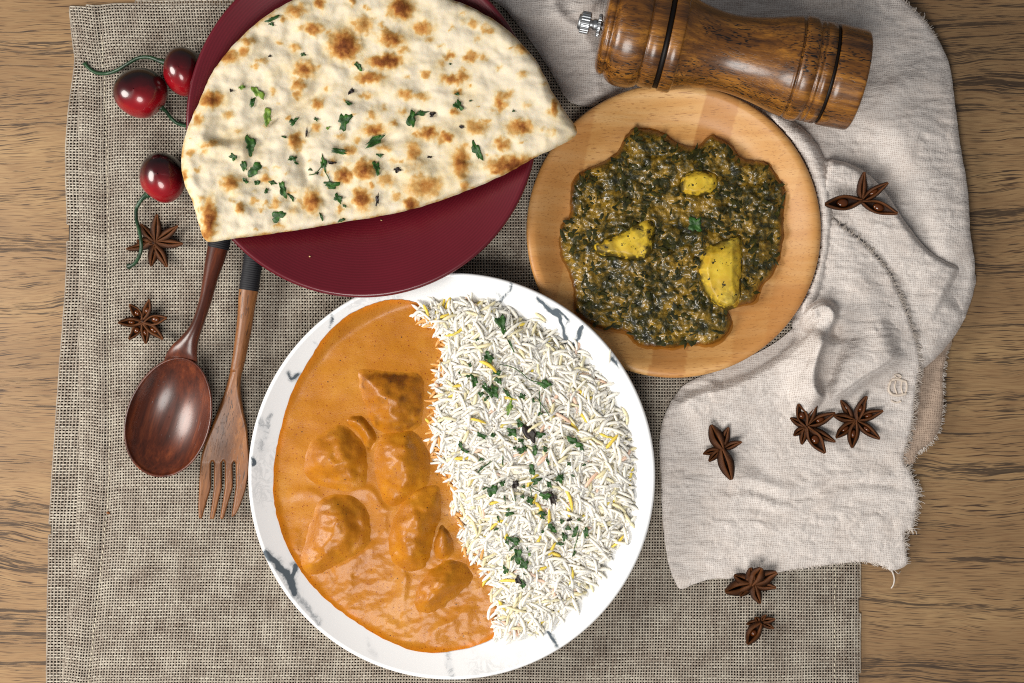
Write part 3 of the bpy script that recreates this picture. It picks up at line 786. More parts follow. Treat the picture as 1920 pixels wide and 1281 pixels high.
# wooden plate
ZP = 18.5
PC, PR = rim_world(1264, 432, 277, ZP)
def z_wood(r):
    t = np.clip((r / PR - 0.72) / 0.225, 0, 1); t = t * t * (2.2 - 1.2 * t); return 7.4 + (ZP - 7.8) * t + 0.4 * np.clip((r / PR - 0.945) / 0.05, 0, 1)
prof = prof_plate(PR, 5.0, z_wood, ZP, PR * 0.62, 1.2, 5.0, 3.2, 40)
V, F = lathe_V(prof, 360, PC)
kk = S * (HC - 0.012) / HC
vp = np.stack([V[:, 0] / kk + PW / 2, -V[:, 1] / kk + PH / 2], 1)
ux = (vp[:, 0] - 1264) * 0.98 + (vp[:, 1] - 432) * 0.20 
stave = np.select([ux < -190, ux < -62, ux < 5, ux < 70, ux < 205], [0.55, 0.10, 0.05, 0.75, 0.25], 0.45) + 0.35 * smooth(530, 536, vp[:, 1]) * (ux > 150)
o = put("wooden_plate", V, F, MT['plate_wood'], attrs={"stave": stave}, base=(PC[0], PC[1], 0.005))
tag(o, "round pale wooden plate holding dark green spinach curry", "plate")

# ------------------------------------------------------------------ orange curry and chicken
def plate_r(q, C, z):
    w = W(q[:, 0], q[:, 1], z); return np.hypot(w[:, 0] - C[0], w[:, 1] - C[1]) * 1000
CHICK = [
    ([(676, 703), (700, 697), (745, 700), (786, 706), (791, 740), (790, 775), (778, 802), (742, 814), (706, 802), (690, 770), (680, 735)], 8.5, 0.95, "dark browned chicken chunk in curry, highest on the plate near the rice"),
    ([(583, 835), (610, 810), (640, 799), (668, 815), (684, 840), (689, 875), (680, 912), (645, 921), (605, 908), (572, 884)], 8.0, 0.28, "rounded chicken chunk coated in sauce, below the dark browned one"),
    ([(709, 828), (735, 812), (768, 808), (792, 830), (803, 862), (806, 890), (790, 920), (742, 946), (718, 930), (704, 880)], 8.5, 0.12, "smooth golden oblong chicken chunk directly beneath the browned one"),
    ([(768, 925), (796, 914), (822, 918), (826, 955), (815, 1000), (806, 1035), (790, 1062), (752, 1062), (732, 1025), (738, 975)], 8.5, 0.15, "long golden chicken chunk lying against the middle of the rice"),
    ([(598, 945), (630, 930), (662, 934), (684, 960), (691, 1000), (680, 1032), (632, 1058), (585, 1074), (566, 1055), (578, 1005)], 8.0, 0.34, "broad chicken chunk coated in sauce nearest the plate's outer rim"),
    ([(798, 1080), (838, 1052), (872, 1062), (884, 1086), (858, 1112), (822, 1142), (790, 1146), (780, 1120)], 7.0, 0.30, "small chicken chunk in sauce, lowest on the plate beside the rice"),
    ([(648, 790), (676, 782), (698, 800), (706, 826), (694, 850), (684, 838), (672, 812)], 4.0, 0.4, "thin sliver of chicken wedged between three larger chunks"),
    ([(826, 985), (842, 1000), (850, 1030), (836, 1052), (818, 1050), (814, 1020)], 4.5, 0.5, "narrow chicken sliver tucked under the edge of the rice"),
]
SAUCE = spline([(793, 578), (775, 566), (745, 562), (712, 566), (660, 587), (612, 628), (572, 688), (545, 742), (527, 802), (515, 862), (512, 910), (516, 955), (530, 1005), (553, 1052), (580, 1092), (620, 1132), (680, 1175), (740, 1208), (800, 1224), (860, 1219), (905, 1206), (934, 1190), (960, 1160), (960, 1100), (930, 1000), (890, 900), (860, 800), (850, 700), (830, 620)], 8)
SAUCE = SAUCE + 1.2 * np.stack([fbm(SAUCE[:, 0] / 12, SAUCE[:, 1] / 12, 80, 2), fbm(SAUCE[:, 0] / 12, SAUCE[:, 1] / 12, 81, 2)], 1)
LEVEL = 19.2
def sauce_z(q, d):
    x, y = q[:, 0], q[:, 1]
    zp = z_white(plate_r(q, WC, 16)) + 0.35
    lev = LEVEL + 0.45 * fbm(x / 60, y / 48, 201, 2)
    lev = lev + 0.40 * fbm(x / 26, y / 20, 205, 3) * smooth(900, 1150, y) + 0.10 * fbm(x / 10, y / 8, 207, 2) * smooth(850, 1100, y)
    for poly, a in (([(640, 925), (690, 918), (715, 950), (735, 960)], 2.0), ([(620, 1070), (660, 1052), (720, 1010)], 1.8), ([(745, 1050), (760, 1090), (750, 1150)], 1.8), ([(535, 930), (575, 920), (610, 940)], 1.3), ([(720, 960), (722, 1010)], 1.4), ([(655, 1060), (660, 1110)], 1.2), ([(800, 1185), (850, 1165), (890, 1130)], 1.4), ([(560, 990), (552, 1040)], 1.2)):
        lev = lev + ridge(q, poly, 0.55 * a, 7, 14, 0.3)
    for pol, T, ro, lb in CHICK:
        p = np.array(pol, float); c = p.mean(0)
        dd, _, _, _ = nearest(spline(pol, 4), q)
        ins = inside(spline(pol, 4), q)
        lev = lev + np.where(ins, 0.45 * T / 8 - 4.5 * smooth(2, 16, dd), 0.45 * np.exp(-dd / 14.0) * (T / 8))
    g = lev - zp; g = 0.5 * (g + np.sqrt(g * g + 1.0))
    return zp + g * rnd(d, 14)
q, F, d = sheet(SAUCE, 2.6)
z = sauce_z(q, d)
oil = np.exp(-(d / 9.0) ** 2) * (0.55 + 0.45 * smooth(-0.2, 0.3, fbm(q[:, 0] / 30, q[:, 1] / 30, 209, 2)))
o = put("curry_sauce", W(q[:, 0], q[:, 1], z), F[:, ::-1], MT['sauce'], attrs={"oil": oil, "meat": 0 * oil, "roast_shade": 0 * oil})
tag(o, "thick orange curry sauce pooled over half of the marbled plate", "curry")
for i, (pol, T, ro, lb) in enumerate(CHICK):
    ol = spline(pol, 6); ol = ol + 2.6 * np.stack([fbm(ol[:, 0] / 18, ol[:, 1] / 14, 300 + i, 2), fbm(ol[:, 0] / 14, ol[:, 1] / 14, 330 + i, 2)], 1)
    c = ol.mean(0); olx = c + (ol - c) * 1.10
    q, F, d = sheet(olx, 2.2)
    x, y = q[:, 0], q[:, 1]; dm = d.max(); sd = np.clip(d / (dm * 0.55), 0, 1)
    rr_ = np.random.default_rng(370 + i); dome = np.clip(d / (dm * 0.8), 0, 1); dome = np.where(dome < 0.3, dome ** 1.5 / 0.3 ** 0.5, dome) ** 0.9
    for k in range(4):      # cut faces
        th = rr_.uniform(0, 2 * np.pi); off = rr_.uniform(0.15, 0.55); sl = rr_.uniform(0.5, 1.0)
        dome = np.minimum(dome, 0.95 - sl * np.clip(((x - c[0]) * math.cos(th) + (y - c[1]) * math.sin(th)) / dm - off, 0, 2) * 0.6)
    dome = np.maximum(relax(np.maximum(dome, 0), F, d, 9), 0) * (1 + 0.10 * perlin(x / 22, y / 19, 310 + i))
    h = 1.35 * T * dome + (0.22 * fbm(x / 16, y / 10, 320 + i, 2) + 1.1 * perlin(x / 34, y / 27, 340 + i) - 1.6 * smooth(0, 30, y - c[1]) * (i % 2) - 1.2 * smooth(0, 26, x - c[0]) * ((i + 1) % 2)) * smooth(0.2, 0.8, sd)
    z = LEVEL - 0.1 + h
    meat = smooth(0.05, 0.35, sd + 0.15 * fbm(x / 14, y / 14, 360 + i, 2))
    roast_shade = meat * np.clip(ro * (0.5 + 0.9 * smooth(c[1] + 20, c[1] - 30, y)) + 0.5 * ro * fbm(x / 18, y / 18, 350 + i, 2), 0, 1)  # browning, plus a darker upper side: shade put into the colour
    Vt = W(x, y, z); zb = LEVEL + 0.1 - 5.0 * rnd(d, 14); Vb = W(x, y, zb)
    V, Fs = join([(Vt, F[:, ::-1]), (Vb, F)])
    o = put("chicken_chunk", V, Fs, MT['sauce'], attrs={"roast_shade": np.concatenate([roast_shade, roast_shade]), "meat": np.concatenate([meat, meat]), "oil": np.zeros(2 * len(q))})
    tag(o, lb, "chicken", "chicken chunks in the orange curry")

# ------------------------------------------------------------------ rice
RICE = spline([(782, 592), (800, 580), (850, 574), (905, 570), (955, 596), (1010, 622), (1060, 655), (1102, 695), (1135, 742), (1160, 790), (1178, 850), (1180, 920), (1166, 980), (1138, 1040), (1098, 1098), (1050, 1146), (1000, 1176), (955, 1190), (932, 1184), (910, 1132), (890, 1080), (858, 1030), (836, 975), (825, 920), (806, 870), (794, 810), (796, 740), (803, 690), (812, 640)], 8)
def rice_z(q, d):
    return z_white(plate_r(q, WC, 16)) + 1.0 + (15.0 + 1.8 * fbm(q[:, 0] / 60, q[:, 1] / 60, 401, 3)) * rnd(d, 130) ** (0.8 + 0.5 * smooth(900, 1100, q[:, 0]))
rice = thing("rice_mound", "mound of long white rice with a few yellow grains on the marbled plate", "rice", tuple(W(980, 880, 9)))
q, F, d = sheet(RICE, 6.0)
put("rice_bed", W(q[:, 0], q[:, 1], rice_z(q, d) - 0.15), F[:, ::-1], MT['rice_bed'], rice)
def grain_mesh(L, r, bend, taper, ns=7, nr=8):
    t = np.linspace(-1, 1, nr); x = t * L / 2
    y = bend * (1 - t * t) * L
    rad = r * np.clip(1 - np.abs(t) ** 3.2, 0, 1) ** 0.55 * (1 - taper * t * 0.25); rad[0] = rad[-1] = r * 0.12
    path = np.stack([x, y, 0 * x], 1)
    return tube_V(path, rad, ns, 0.85)
GR = [grain_mesh(L, r, b, t) for L, r, b, t in ((36, 3.4, 0.04, .6), (41, 3.3, 0.10, .3), (33, 3.5, 0.02, .8), (44, 3.2, 0.14, .5), (29, 3.5, 0.07, .4), (38, 3.4, 0.20, .6), (22, 3.5, 0.03, .2))]
r = np.random.default_rng(44)
lo, hi = RICE.min(0), RICE.max(0)
def scatter(n, shrink):
    out = np.zeros((0, 2))
    while len(out) < n:
        p = r.uniform(lo - 6, hi + 6, (n * 2, 2)); ins = inside(RICE, p); dd, _, _, _ = nearest(RICE, p)
        pr = np.where(ins, smooth(-14, 10, dd + 14 * r.random(len(p)) * (p[:, 0] < 960)), np.exp(-dd / 6.0) * np.where(p[:, 0] > 930, 1.0, 0.6)) if shrink <= 0 else (ins & (dd > shrink)) * 1.0
        out = np.concatenate([out, p[r.random(len(p)) < pr]])
    return out[:n]
def grain_pose(p, dz, tilt):
    ins = inside(RICE, p); dd, _, _, _ = nearest(RICE, p); dd = np.where(ins, dd, 0)
    z = rice_z(p, dd) + dz
    g = r.integers(0, len(GR), len(p)); yaw = 3.2 * fbm(p[:, 0] / 55, p[:, 1] / 55, 405, 2) + r.normal(0, 0.75, len(p)) 
    pit = r.normal(0, tilt, len(p)); rol = r.uniform(0, 2 * np.pi, len(p)); sc = r.uniform(0.82, 1.12, len(p))
    return W(p[:, 0], p[:, 1], z), g, yaw, pit, rol, sc
def rotm(yaw, pit, rol):
    return np.array(Matrix.Rotation(yaw, 3, 'Z') @ Matrix.Rotation(pit, 3, 'Y') @ Matrix.Rotation(rol * 0.25, 3, 'X'))
NB = 4800
pb = scatter(NB, 0)
loc, g, yaw, pit, rol, sc = grain_pose(pb, r.uniform(-0.8, 0.7, NB), 0.10)
parts = []; mi = []
pick = r.random(NB)
for k in range(NB):
    Vg, Fg = GR[g[k]]; parts.append((Vg @ rotm(yaw[k], pit[k], rol[k]).T * (S * sc[k]) + loc[k], Fg))
nq = len(GR[0][1][0]); nt3 = len(GR[0][1][1]) + len(GR[0][1][2])
gm = np.where(pick < 0.86, 0, np.where(pick < 0.975, 1, np.where(pick < 0.985, 2, 3)))
dl, _, _, _ = nearest(RICE[28 * 0 + 8 * 20:], pb, False)
gm = np.where((r.random(NB) < 0.85 * np.exp(-(dl / 22.0) ** 2)) & (pb[:, 1] > 600), 4, gm)
V, F = join(parts)
o = put("rice_grains", V, F, [MT['rice'], MT['rice_cream'], MT['rice_yellow'], MT['rice_pink'], MT['rice_stained']], rice, mat_index=np.concatenate([np.repeat(gm, nq), np.repeat(gm, nt3)]))
o["kind"] = "stuff"
GM = {}
def grain_data(gi, mat):
    if (gi, mat) not in GM:
        Vg, Fg = GR[gi]; me = mesh_np("rice_grain", Vg * S, Fg); me.materials.append(MT[mat]); GM[(gi, mat)] = me
    return GM[(gi, mat)]
YEL = [(841, 574), (974, 610), (915, 690), (808, 798), (896, 790), (1090, 735), (1091, 785), (1080, 803), (1075, 800), (1148, 828), (868, 860), (978, 855), (1003, 935), (1007, 957), (1030, 970), (948, 1010), (1035, 1030), (1042, 1040), (917, 1090), (955, 1090), (935, 985), (1157, 1015), (905, 1170), (1000, 900)]
PNK = [(897, 845), (975, 850), (1037, 748), (1017, 862), (832, 690), (905, 960), (1040, 1115), (1010, 1090), (955, 1180), (940, 1178), (972, 1175), (1110, 900)]
NT = 300
pt = np.concatenate([np.array(YEL, float), np.array(PNK, float), scatter(NT - len(YEL) - len(PNK), 14)])
loc, g, yaw, pit, rol, sc = grain_pose(pt, r.uniform(1.0, 2.2, NT), 0.10)
for k in range(NT):
    mat = 'rice_yellow' if k < len(YEL) else 'rice_pink' if k < len(YEL) + len(PNK) else ('rice' if pick[k] < 0.88 else 'rice_cream')
    o = bpy.data.objects.new("rice_grain", grain_data(int(g[k]), mat)); COL.objects.link(o); o.parent = rice
    o.location = Vector(loc[k]) - _origin(rice)
    o.rotation_euler = Matrix(rotm(yaw[k], pit[k], rol[k]).tolist()).to_euler()
    o.scale = (sc[k],) * 3

# ------------------------------------------------------------------ flatbread
NAAN = spline([(340, 292), (352, 242), (374, 188), (398, 136), (440, 82), (490, 36), (545, 2), (610, -22), (700, -34), (790, -24), (850, 0), (900, 22), (945, 50), (985, 90), (1012, 125), (1032, 165), (1054, 202), (1075, 230), (1081, 245), (1073, 261), (1040, 278), (1002, 296), (945, 328), (870, 360), (790, 388), (700, 408), (600, 424), (500, 440), (440, 447), (405, 453), (384, 450), (374, 424), (362, 382), (344, 336)], 8)
NAAN = NAAN + 1.3 * np.stack([fbm(NAAN[:, 0] / 20, NAAN[:, 1] / 20, 500, 2), fbm(NAAN[:, 0] / 20, NAAN[:, 1] / 20, 501, 2)], 1)
BL = [(712, 195, 55, 50, 1.0), (945, 35, 42, 38, 1.), (580, 120, 32, 25, .8), (790, 110, 38, 38, .6), (905, 165, 40, 28, .9), (1038, 122, 35, 25, .7), (960, 212, 25, 14, .5), (885, 258, 62, 26, 1.), (815, 330, 50, 20, .8), (540, 295, 35, 28, .85), (512, 355, 26, 30, .7), (498, 200, 20, 18, .5), (440, 183, 15, 10, .5), (285, 215, 18, 22, .6), (215, 235, 38, 25, .8), (300, 175, 25, 14, .6), (150, 420, 42, 28, .95), (95, 505, 15, 22, .6), (598, 437, 22, 20, .7), (410, 385, 12, 18, .4), (505, 45, 42, 28, .6), (605, 15, 18, 22, .8), (740, 8, 15, 15, .7), (1152, 235, 22, 18, .7), (1240, 242, 28, 22, .7), (1295, 240, 15, 14, .5), (1050, 315, 20, 18, .6), (1155, 335, 35, 20, .8), (1205, 320, 22, 25, .8), (1365, 430, 22, 38, .75), (1410, 390, 14, 14, .5), (1595, 450, 12, 35, .7), (1470, 200, 35, 25, .6), (1320, 130, 25, 15, .5), (1450, 535, 52, 28, .85), (1370, 608, 28, 24, .7), (1275, 540, 42, 28, .55), (1065, 560, 35, 25, .8), (1135, 580, 25, 20, .8), (1000, 640, 25, 33, .6), (1200, 690, 28, 58, .75), (1410, 697, 80, 30, 1.), (1500, 680, 30, 14, .9), (1350, 725, 30, 18, .8), (990, 862, 25, 28, .9), (1050, 790, 62, 46, .6), (1010, 700, 60, 36, .3), (790, 715, 40, 36, .9), (708, 740, 35, 30, .88), (730, 635, 30, 20, .6), (830, 550, 38, 20, .78), (590, 540, 20, 20, .55), (505, 600, 28, 34, .78), (575, 850, 30, 44, .82), (782, 835, 32, 40, .92), (690, 885, 12, 24, .5), (885, 760, 30, 25, .5), (915, 680, 22, 16, .4), (228, 772, 36, 28, .72), (268, 880, 22, 20, .78), (355, 882, 20, 15, .55), (420, 855, 18, 20, .6), (380, 755, 24, 20, .62), (425, 705, 18, 9, .4), (130, 610, 30, 13, .5), (62, 645, 20, 12, .5), (140, 930, 26, 72, 1.), (35, 740, 12, 24, .75), (128, 990, 28, 20, .85), (95, 885, 10, 12, .45), (965, 400, 30, 20, .6), (1030, 405, 35, 14, .5), (800, 405, 35, 14, .45), (825, 480, 20, 18, .6), (915, 520, 15, 12, .5), (870, 455, 20, 14, .4), (690, 575, 25, 12, .45), (870, 625, 30, 16, .45), (1190, 385, 15, 14, .6), (1175, 470, 14, 14, .7), (880, 130, 16, 14, .5), (1110, 195, 15, 10, .4), (1250, 100, 24, 18, .5), (680, 230, 16, 10, .4), (640, 140, 12, 14, .4), (355, 255, 24, 10, .45), (1540, 250, 10, 24, .5), (1165, 120, 14, 10, .35), (470, 975, 30, 7, .5), (650, 958, 40, 7, .5), (850, 920, 40, 8, .55), (1215, 785, 18, 20, .6)]
_r = np.random.default_rng(77)
BL += [(_r.uniform(40, 1600), _r.uniform(10, 980), s_, s_ * _r.uniform(0.5, 0.9), _r.uniform(0.25, 0.55)) for s_ in _r.uniform(7, 24, 130)]
def naan_base(q):
    r_ = np.hypot(q[:, 0] - 678, q[:, 1] - 227) / 331
    return 24.5 + 11.0 * np.clip(r_, 0, 1.05) ** 2
def naan_layer(name, outline, cell, z0, T, parent, seed, bl):
    q, F, d = sheet(outline, cell); x, y = q[:, 0], q[:, 1]
    toast = np.zeros(len(q)); hb = np.zeros(len(q))
    wx = x + 5 * fbm(x / 12, y / 12, seed + 1, 3); wy = y + 5 * fbm(x / 12, y / 12, seed + 2, 3)
    for cx, cy, rx, ry, a in bl:
        cx = 330 + cx / 2.247; cy = cy / 2.247; rx *= 1.22 / 2.247; ry *= 1.22 / 2.247
        e = np.sqrt(((wx - cx) / rx) ** 2 + ((wy - cy) / ry) ** 2)
        toast = np.maximum(toast, a * (0.50 * smooth(1.30, 0.0, e) + 0.36 * smooth(2.0, 0.3, e)))
        hb = np.maximum(hb, a * smooth(1.45, 0.0, e) * min(rx, ry) * 0.11)
    toast = np.maximum(toast, 0.30 * np.exp(-(d / 5.0) ** 2) * (0.6 + fbm(x / 16, y / 16, seed + 6, 2)))
    h = 2.4 * fbm(x / 62, y / 46, seed + 3, 2) + 0.55 * fbm(x / 22, y / 18, seed + 4, 2) + 1.25 * hb
    for poly, a, w in (([(375, 250), (430, 262), (490, 235), (560, 195), (620, 165)], -4.0, 10), ([(360, 255), (420, 280), (470, 285)], 4.0, 18), ([(560, 245), (565, 300), (580, 350)], -2.2, 9), ([(600, 280), (680, 262), (760, 255), (830, 230)], -2.4, 11), ([(870, 300), (862, 330), (880, 352)], 1.2, 10), ([(640, 300), (720, 330), (800, 300)], 1.4, 16)):
        h = h + ridge(q, poly, a, w, w, 0.2)
    zt = naan_base(q) + z0 + T * rnd(d, 20) + h * rnd(d, 26)
    zb = naan_base(q) + z0 - 0.25 * T * rnd(d, 16)
    V, Fs = join([(W(x, y, zt), F[:, ::-1]), (W(x, y, zb), F)])
    return put(name, V, Fs, MT['naan'], parent, {"toast": np.concatenate([toast, toast])})
naan = thing("flatbread", "half-moon folded flatbread with brown blisters and herbs on the burgundy plate", "bread", tuple(W(700, 210, 33)))
naan_layer("upper_layer", NAAN, 2.3, 5.0, 5.6, naan, 510, BL)
c = NAAN.mean(0)
dn, _, _, _ = nearest(NAAN, c[None])
low = c + (NAAN - c) * 0.988 + np.array([0, -1.0])
naan_layer("lower_layer", low, 5.0, 1.3, 2.6, naan, 540, [])

# ------------------------------------------------------------------ spinach curry with potato
def cp(pts, ox=960, oy=150, s=2.287): return [(ox + x / s, oy + y / s) for x, y in pts]
SPIN = spline(cp([(520, 210), (600, 215), (660, 235), (720, 275), (790, 285), (840, 245), (870, 240), (940, 280), (960, 310), (1000, 340), (1090, 355), (1140, 420), (1170, 480), (1165, 560), (1165, 650), (1150, 750), (1120, 830), (1070, 880), (1040, 950), (1000, 960), (960, 975), (925, 990), (942, 1030), (930, 1080), (880, 1120), (830, 1138), (760, 1130), (690, 1150), (620, 1145), (540, 1135), (490, 1080), (410, 1070), (330, 1045), (275, 990), (265, 900), (250, 840), (215, 770), (205, 720), (210, 630), (250, 580), (250, 500), (265, 430), (310, 390), (400, 345), (450, 310), (480, 260)]), 7)
SPIN = SPIN + 1.6 * np.stack([fbm(SPIN[:, 0] / 12, SPIN[:, 1] / 12, 600, 3), fbm(SPIN[:, 0] / 12, SPIN[:, 1] / 12, 601, 3)], 1)
POT = [
    (cp([(715, 440), (735, 400), (790, 378), (850, 385), (890, 410), (890, 460), (860, 495), (790, 508), (720, 490)]), 6.0, "small potato piece mostly sunk in spinach, highest on the wooden plate", (0.02, 0.03), 0.8),
    (cp([(345, 705), (400, 670), (470, 645), (540, 605), (600, 592), (622, 630), (616, 690), (610, 745), (580, 775), (520, 780), (430, 770), (360, 750)]), 7.0, "wedge of potato smeared with spinach on the side nearest the flatbread", (0.03, -0.02), 0.7),
    (cp([(805, 760), (830, 712), (880, 690), (940, 672), (985, 668), (992, 760), (990, 860), (985, 930), (960, 978), (915, 985), (860, 960), (815, 900), (795, 830)]), 10.5, "large bright yellow potato chunk, least covered by spinach", (-0.03, 0.01), 0.3),
]
def spin_z(q, d):
    x, y = q[:, 0], q[:, 1]
    z = z_wood(plate_r(q, PC, 14)) + 0.3 + 7.0 * rnd(d, 26) * (1 + 0.10 * fbm(x / 60, y / 60, 611, 2))
    z = z + rnd(d, 10) * (2.2 * fbm(x / 34, y / 30, 613, 3) + 2.0 * (0.35 - np.abs(fbm(x / 16, y / 13, 615, 3))))
    for pol, T, lb, sl, di in POT:
        ol = spline(pol, 4); dd, _, _, _ = nearest(ol, q); ins = inside(ol, q)
        z = z + np.where(ins, 1.6 - 3.4 * smooth(0, 14, dd), 1.6 * np.exp(-dd / 14))
    return z
q, F, d = sheet(SPIN, 2.3)
oil = np.exp(-(d / 5.0) ** 2) * 0.9
o = put("spinach_curry", W(q[:, 0], q[:, 1], spin_z(q, d)), F[:, ::-1], MT['spinach'], attrs={"oil": oil})
tag(o, "dark green chopped spinach curry heaped on the pale wooden plate", "spinach curry")
spin_o = o
oc = SPIN.mean(0); nrm = (SPIN - oc) / np.linalg.norm(SPIN - oc, axis=1)[:, None]
OILO = SPIN + nrm * (1.0 + 3.0 * fbm(SPIN[:, 0] / 40, SPIN[:, 1] / 40, 640, 2) + 3.5 * smooth(480, 620, SPIN[:, 1]))[:, None]
q, F, d = sheet(OILO, 3.0); keep = ~inside(oc + (SPIN - oc) * 0.93, q[F].mean(1)); F = F[keep]; us = np.unique(F); rm = np.zeros(len(q), int); rm[us] = np.arange(len(us))
put("oil_film", W(q[us, 0], q[us, 1], z_wood(plate_r(q[us], PC, 9)) + 0.12 + 0.5 * rnd(d[us], 8)), rm[F][:, ::-1], MT['oil'], spin_o)
# chopped leaves lying in the gravy
r = np.random.default_rng(61); parts = []
lo, hi = SPIN.min(0), SPIN.max(0)
pp = r.uniform(lo, hi, (5200, 2)); ins = inside(SPIN, pp); dd, _, _, _ = nearest(SPIN, pp); pp = pp[ins & (dd > 4)]; dd = dd[ins & (dd > 4)]
zz = spin_z(pp, dd)
dens = fbm(pp[:, 0] / 34, pp[:, 1] / 34, 620, 2)
for (x, y), z0, de in zip(pp, zz, dens):
    if r.random() > 0.17 + 0.6 * de: continue
    L = r.uniform(4, 16); w = r.uniform(1.8, 5.5); n = 6
    a = np.arange(n) / n * 2 * np.pi; rr = r.uniform(0.65, 1.15, n)
    px = np.cos(a) * L * rr; py = np.sin(a) * w * rr; th = r.uniform(0, 2 * np.pi)
    X = x + px * np.cos(th) - py * np.sin(th); Y = y + px * np.sin(th) + py * np.cos(th)
    slope = r.normal(0, 0.12, 2)
    Z = z0 - 0.15 + (px * slope[0] + py * slope[1]) * 0.34
    V = np.concatenate([W(X, Y, Z), W([x], [y], [z0 + r.uniform(0.10, 0.45)])])
    j = np.arange(n); parts.append((V, np.stack([np.full(n, n), (j + 1) % n, j], 1)))
V, F = join(parts)
o = put("chopped_leaves", V, F, MT['spin_leaf'], spin_o); o["kind"] = "stuff"
for i, (pol, T, lb, sl, di) in enumerate(POT):
    ol = spline(pol, 6); c = ol.mean(0); ol = c + (ol - c) * (0.92, 0.95, 1.0)[i] + 2.2 * np.stack([fbm(ol[:, 0] / 16, ol[:, 1] / 16, 660, 2), fbm(ol[:, 0] / 16, ol[:, 1] / 16, 661, 2)], 1)
    q, F, d = sheet(ol, 2.2); x, y = q[:, 0], q[:, 1]
    facet = np.minimum(np.minimum(T, T * 0.35 + d * 0.34), T + 0.05 * (x - c[0]) * np.sign(sl[0]) + 1.5)
    facet = np.minimum(facet, T + 0.8 - 0.06 * (y - c[1]))
    z = 13.6 + np.minimum(facet, 0.9 * d + 0.2) + 0.3 * fbm(x / 18, y / 18, 650 + i, 2) * rnd(d, 10)
    dirty = np.clip(di * smooth(10, 40, np.hypot(x - c[0] + 8, y - c[1])) + np.exp(-(d / 8) ** 2) * 1.0, 0, 1)
    V, Fs = join([(W(x, y, z), F[:, ::-1]), (W(x, y, 13.2 - 4 * rnd(d, 14)), F)])
    o = put("potato_piece", V, Fs, MT['potato'], attrs={"dirty": np.concatenate([dirty, dirty])})
    tag(o, lb, "potato", "potato pieces in the spinach curry")

# ------------------------------------------------------------------ chopped herbs
def herb(x, y, L, w, ang, zs, mat, label, group, seed, stem=None, name="herb_leaf"):
    """a torn leaf lying on a surface: lobed outline, folded along its rib"""
    r = np.random.default_rng(seed); n = 20
    a = np.arange(n) / n * 2 * np.pi; kl = int(r.integers(2, 5))
    rr = 0.92 + 0.26 * np.cos(a * kl + r.uniform(0, 6)) + 0.14 * np.cos(a * (2 * kl + 1) + r.uniform(0, 6)) + r.normal(0, 0.10, n)
    px = np.cos(a) * L / 2 * rr; py = np.sin(a) * w / 2 * rr
    fold = r.uniform(0.10, 0.45); curl = r.normal(0, 0.012); wav = r.uniform(0, 6)
    rows = []
    for k in (0.5, 1.0):
        hx, hy = px * k, py * k
        rows.append((hx, hy, fold * np.abs(hy) * S * 1000 + curl * hx * hx * S * 1000 + k * 0.45 * np.sin(3 * a + wav)))
    px = np.concatenate([rows[0][0], rows[1][0], [0]]); py = np.concatenate([rows[0][1], rows[1][1], [0]]); hz = np.concatenate([rows[0][2], rows[1][2], [0]])
    ca, sa = math.cos(ang), math.sin(ang)
    X = x + px * ca - py * sa; Y = y + px * sa + py * ca
    z0 = zs(np.stack([X, Y], 1)); zc = max(float(np.percentile(z0, 80)), float(z0[-1]))
    Z = np.maximum(0.55 * z0 + 0.45 * zc + hz, z0) + 0.35
    V = W(X, Y, Z); j = np.arange(n); j2 = (j + 1) % n
    F4 = np.stack([j, n + j, n + j2, j2], 1)[:, ::-1]; F3 = np.stack([np.full(n, 2 * n), j, j2], 1)[:, ::-1]
    Vb = V - np.array([0, 0, 0.00022]); e = np.stack([n + j, n + j2, len(V) + n + j2, len(V) + n + j], 1)
    V2, F2 = join([(V, [F4, F3]), (Vb, [F4[:, ::-1], F3[:, ::-1]])]); F2 = F2 + [e]
    if stem:
        qs = spline([(x, y)] + stem, 5, False); zst = zs(qs) + 0.7
        V2, F2 = join([(V2, F2), tube_V(W(qs[:, 0], qs[:, 1], zst), 0.9 * S, 5)])
    o = put(name, V2, F2, MT[mat])
    return tag(o, label, "herb", group)
def zs_naan_fn():
    up = [o for o in bpy.data.objects if o.name.startswith("upper_layer")][0]
    me = up.data; n = len(me.vertices) // 2; co = np.zeros(len(me.vertices) * 3); me.vertices.foreach_get("co", co)
    co = co.reshape(-1, 3)[:n] + np.array(_origin(up)); k = S * (HC - co[:, 2]) / HC
    px = co[:, 0] / k + PW / 2; py = -co[:, 1] / k + PH / 2; z = co[:, 2] * 1000
    gx = np.clip(((px - 320) / 4).astype(int), 0, 199); gy = np.clip(((py + 60) / 4).astype(int), 0, 139)
    G = np.full((140, 200), -1.0); np.maximum.at(G, (gy, gx), z)
    G[G < 0] = 45
    return lambda q: G[np.clip(((q[:, 1] + 60) / 4).astype(int), 0, 139), np.clip(((q[:, 0] - 320) / 4).astype(int), 0, 199)]
zs_naan = zs_naan_fn()
def zs_rice(q):
    ins = inside(RICE, q); dd, _, _, _ = nearest(RICE, q); return rice_z(q, np.where(ins, dd, 0)) + 3.6
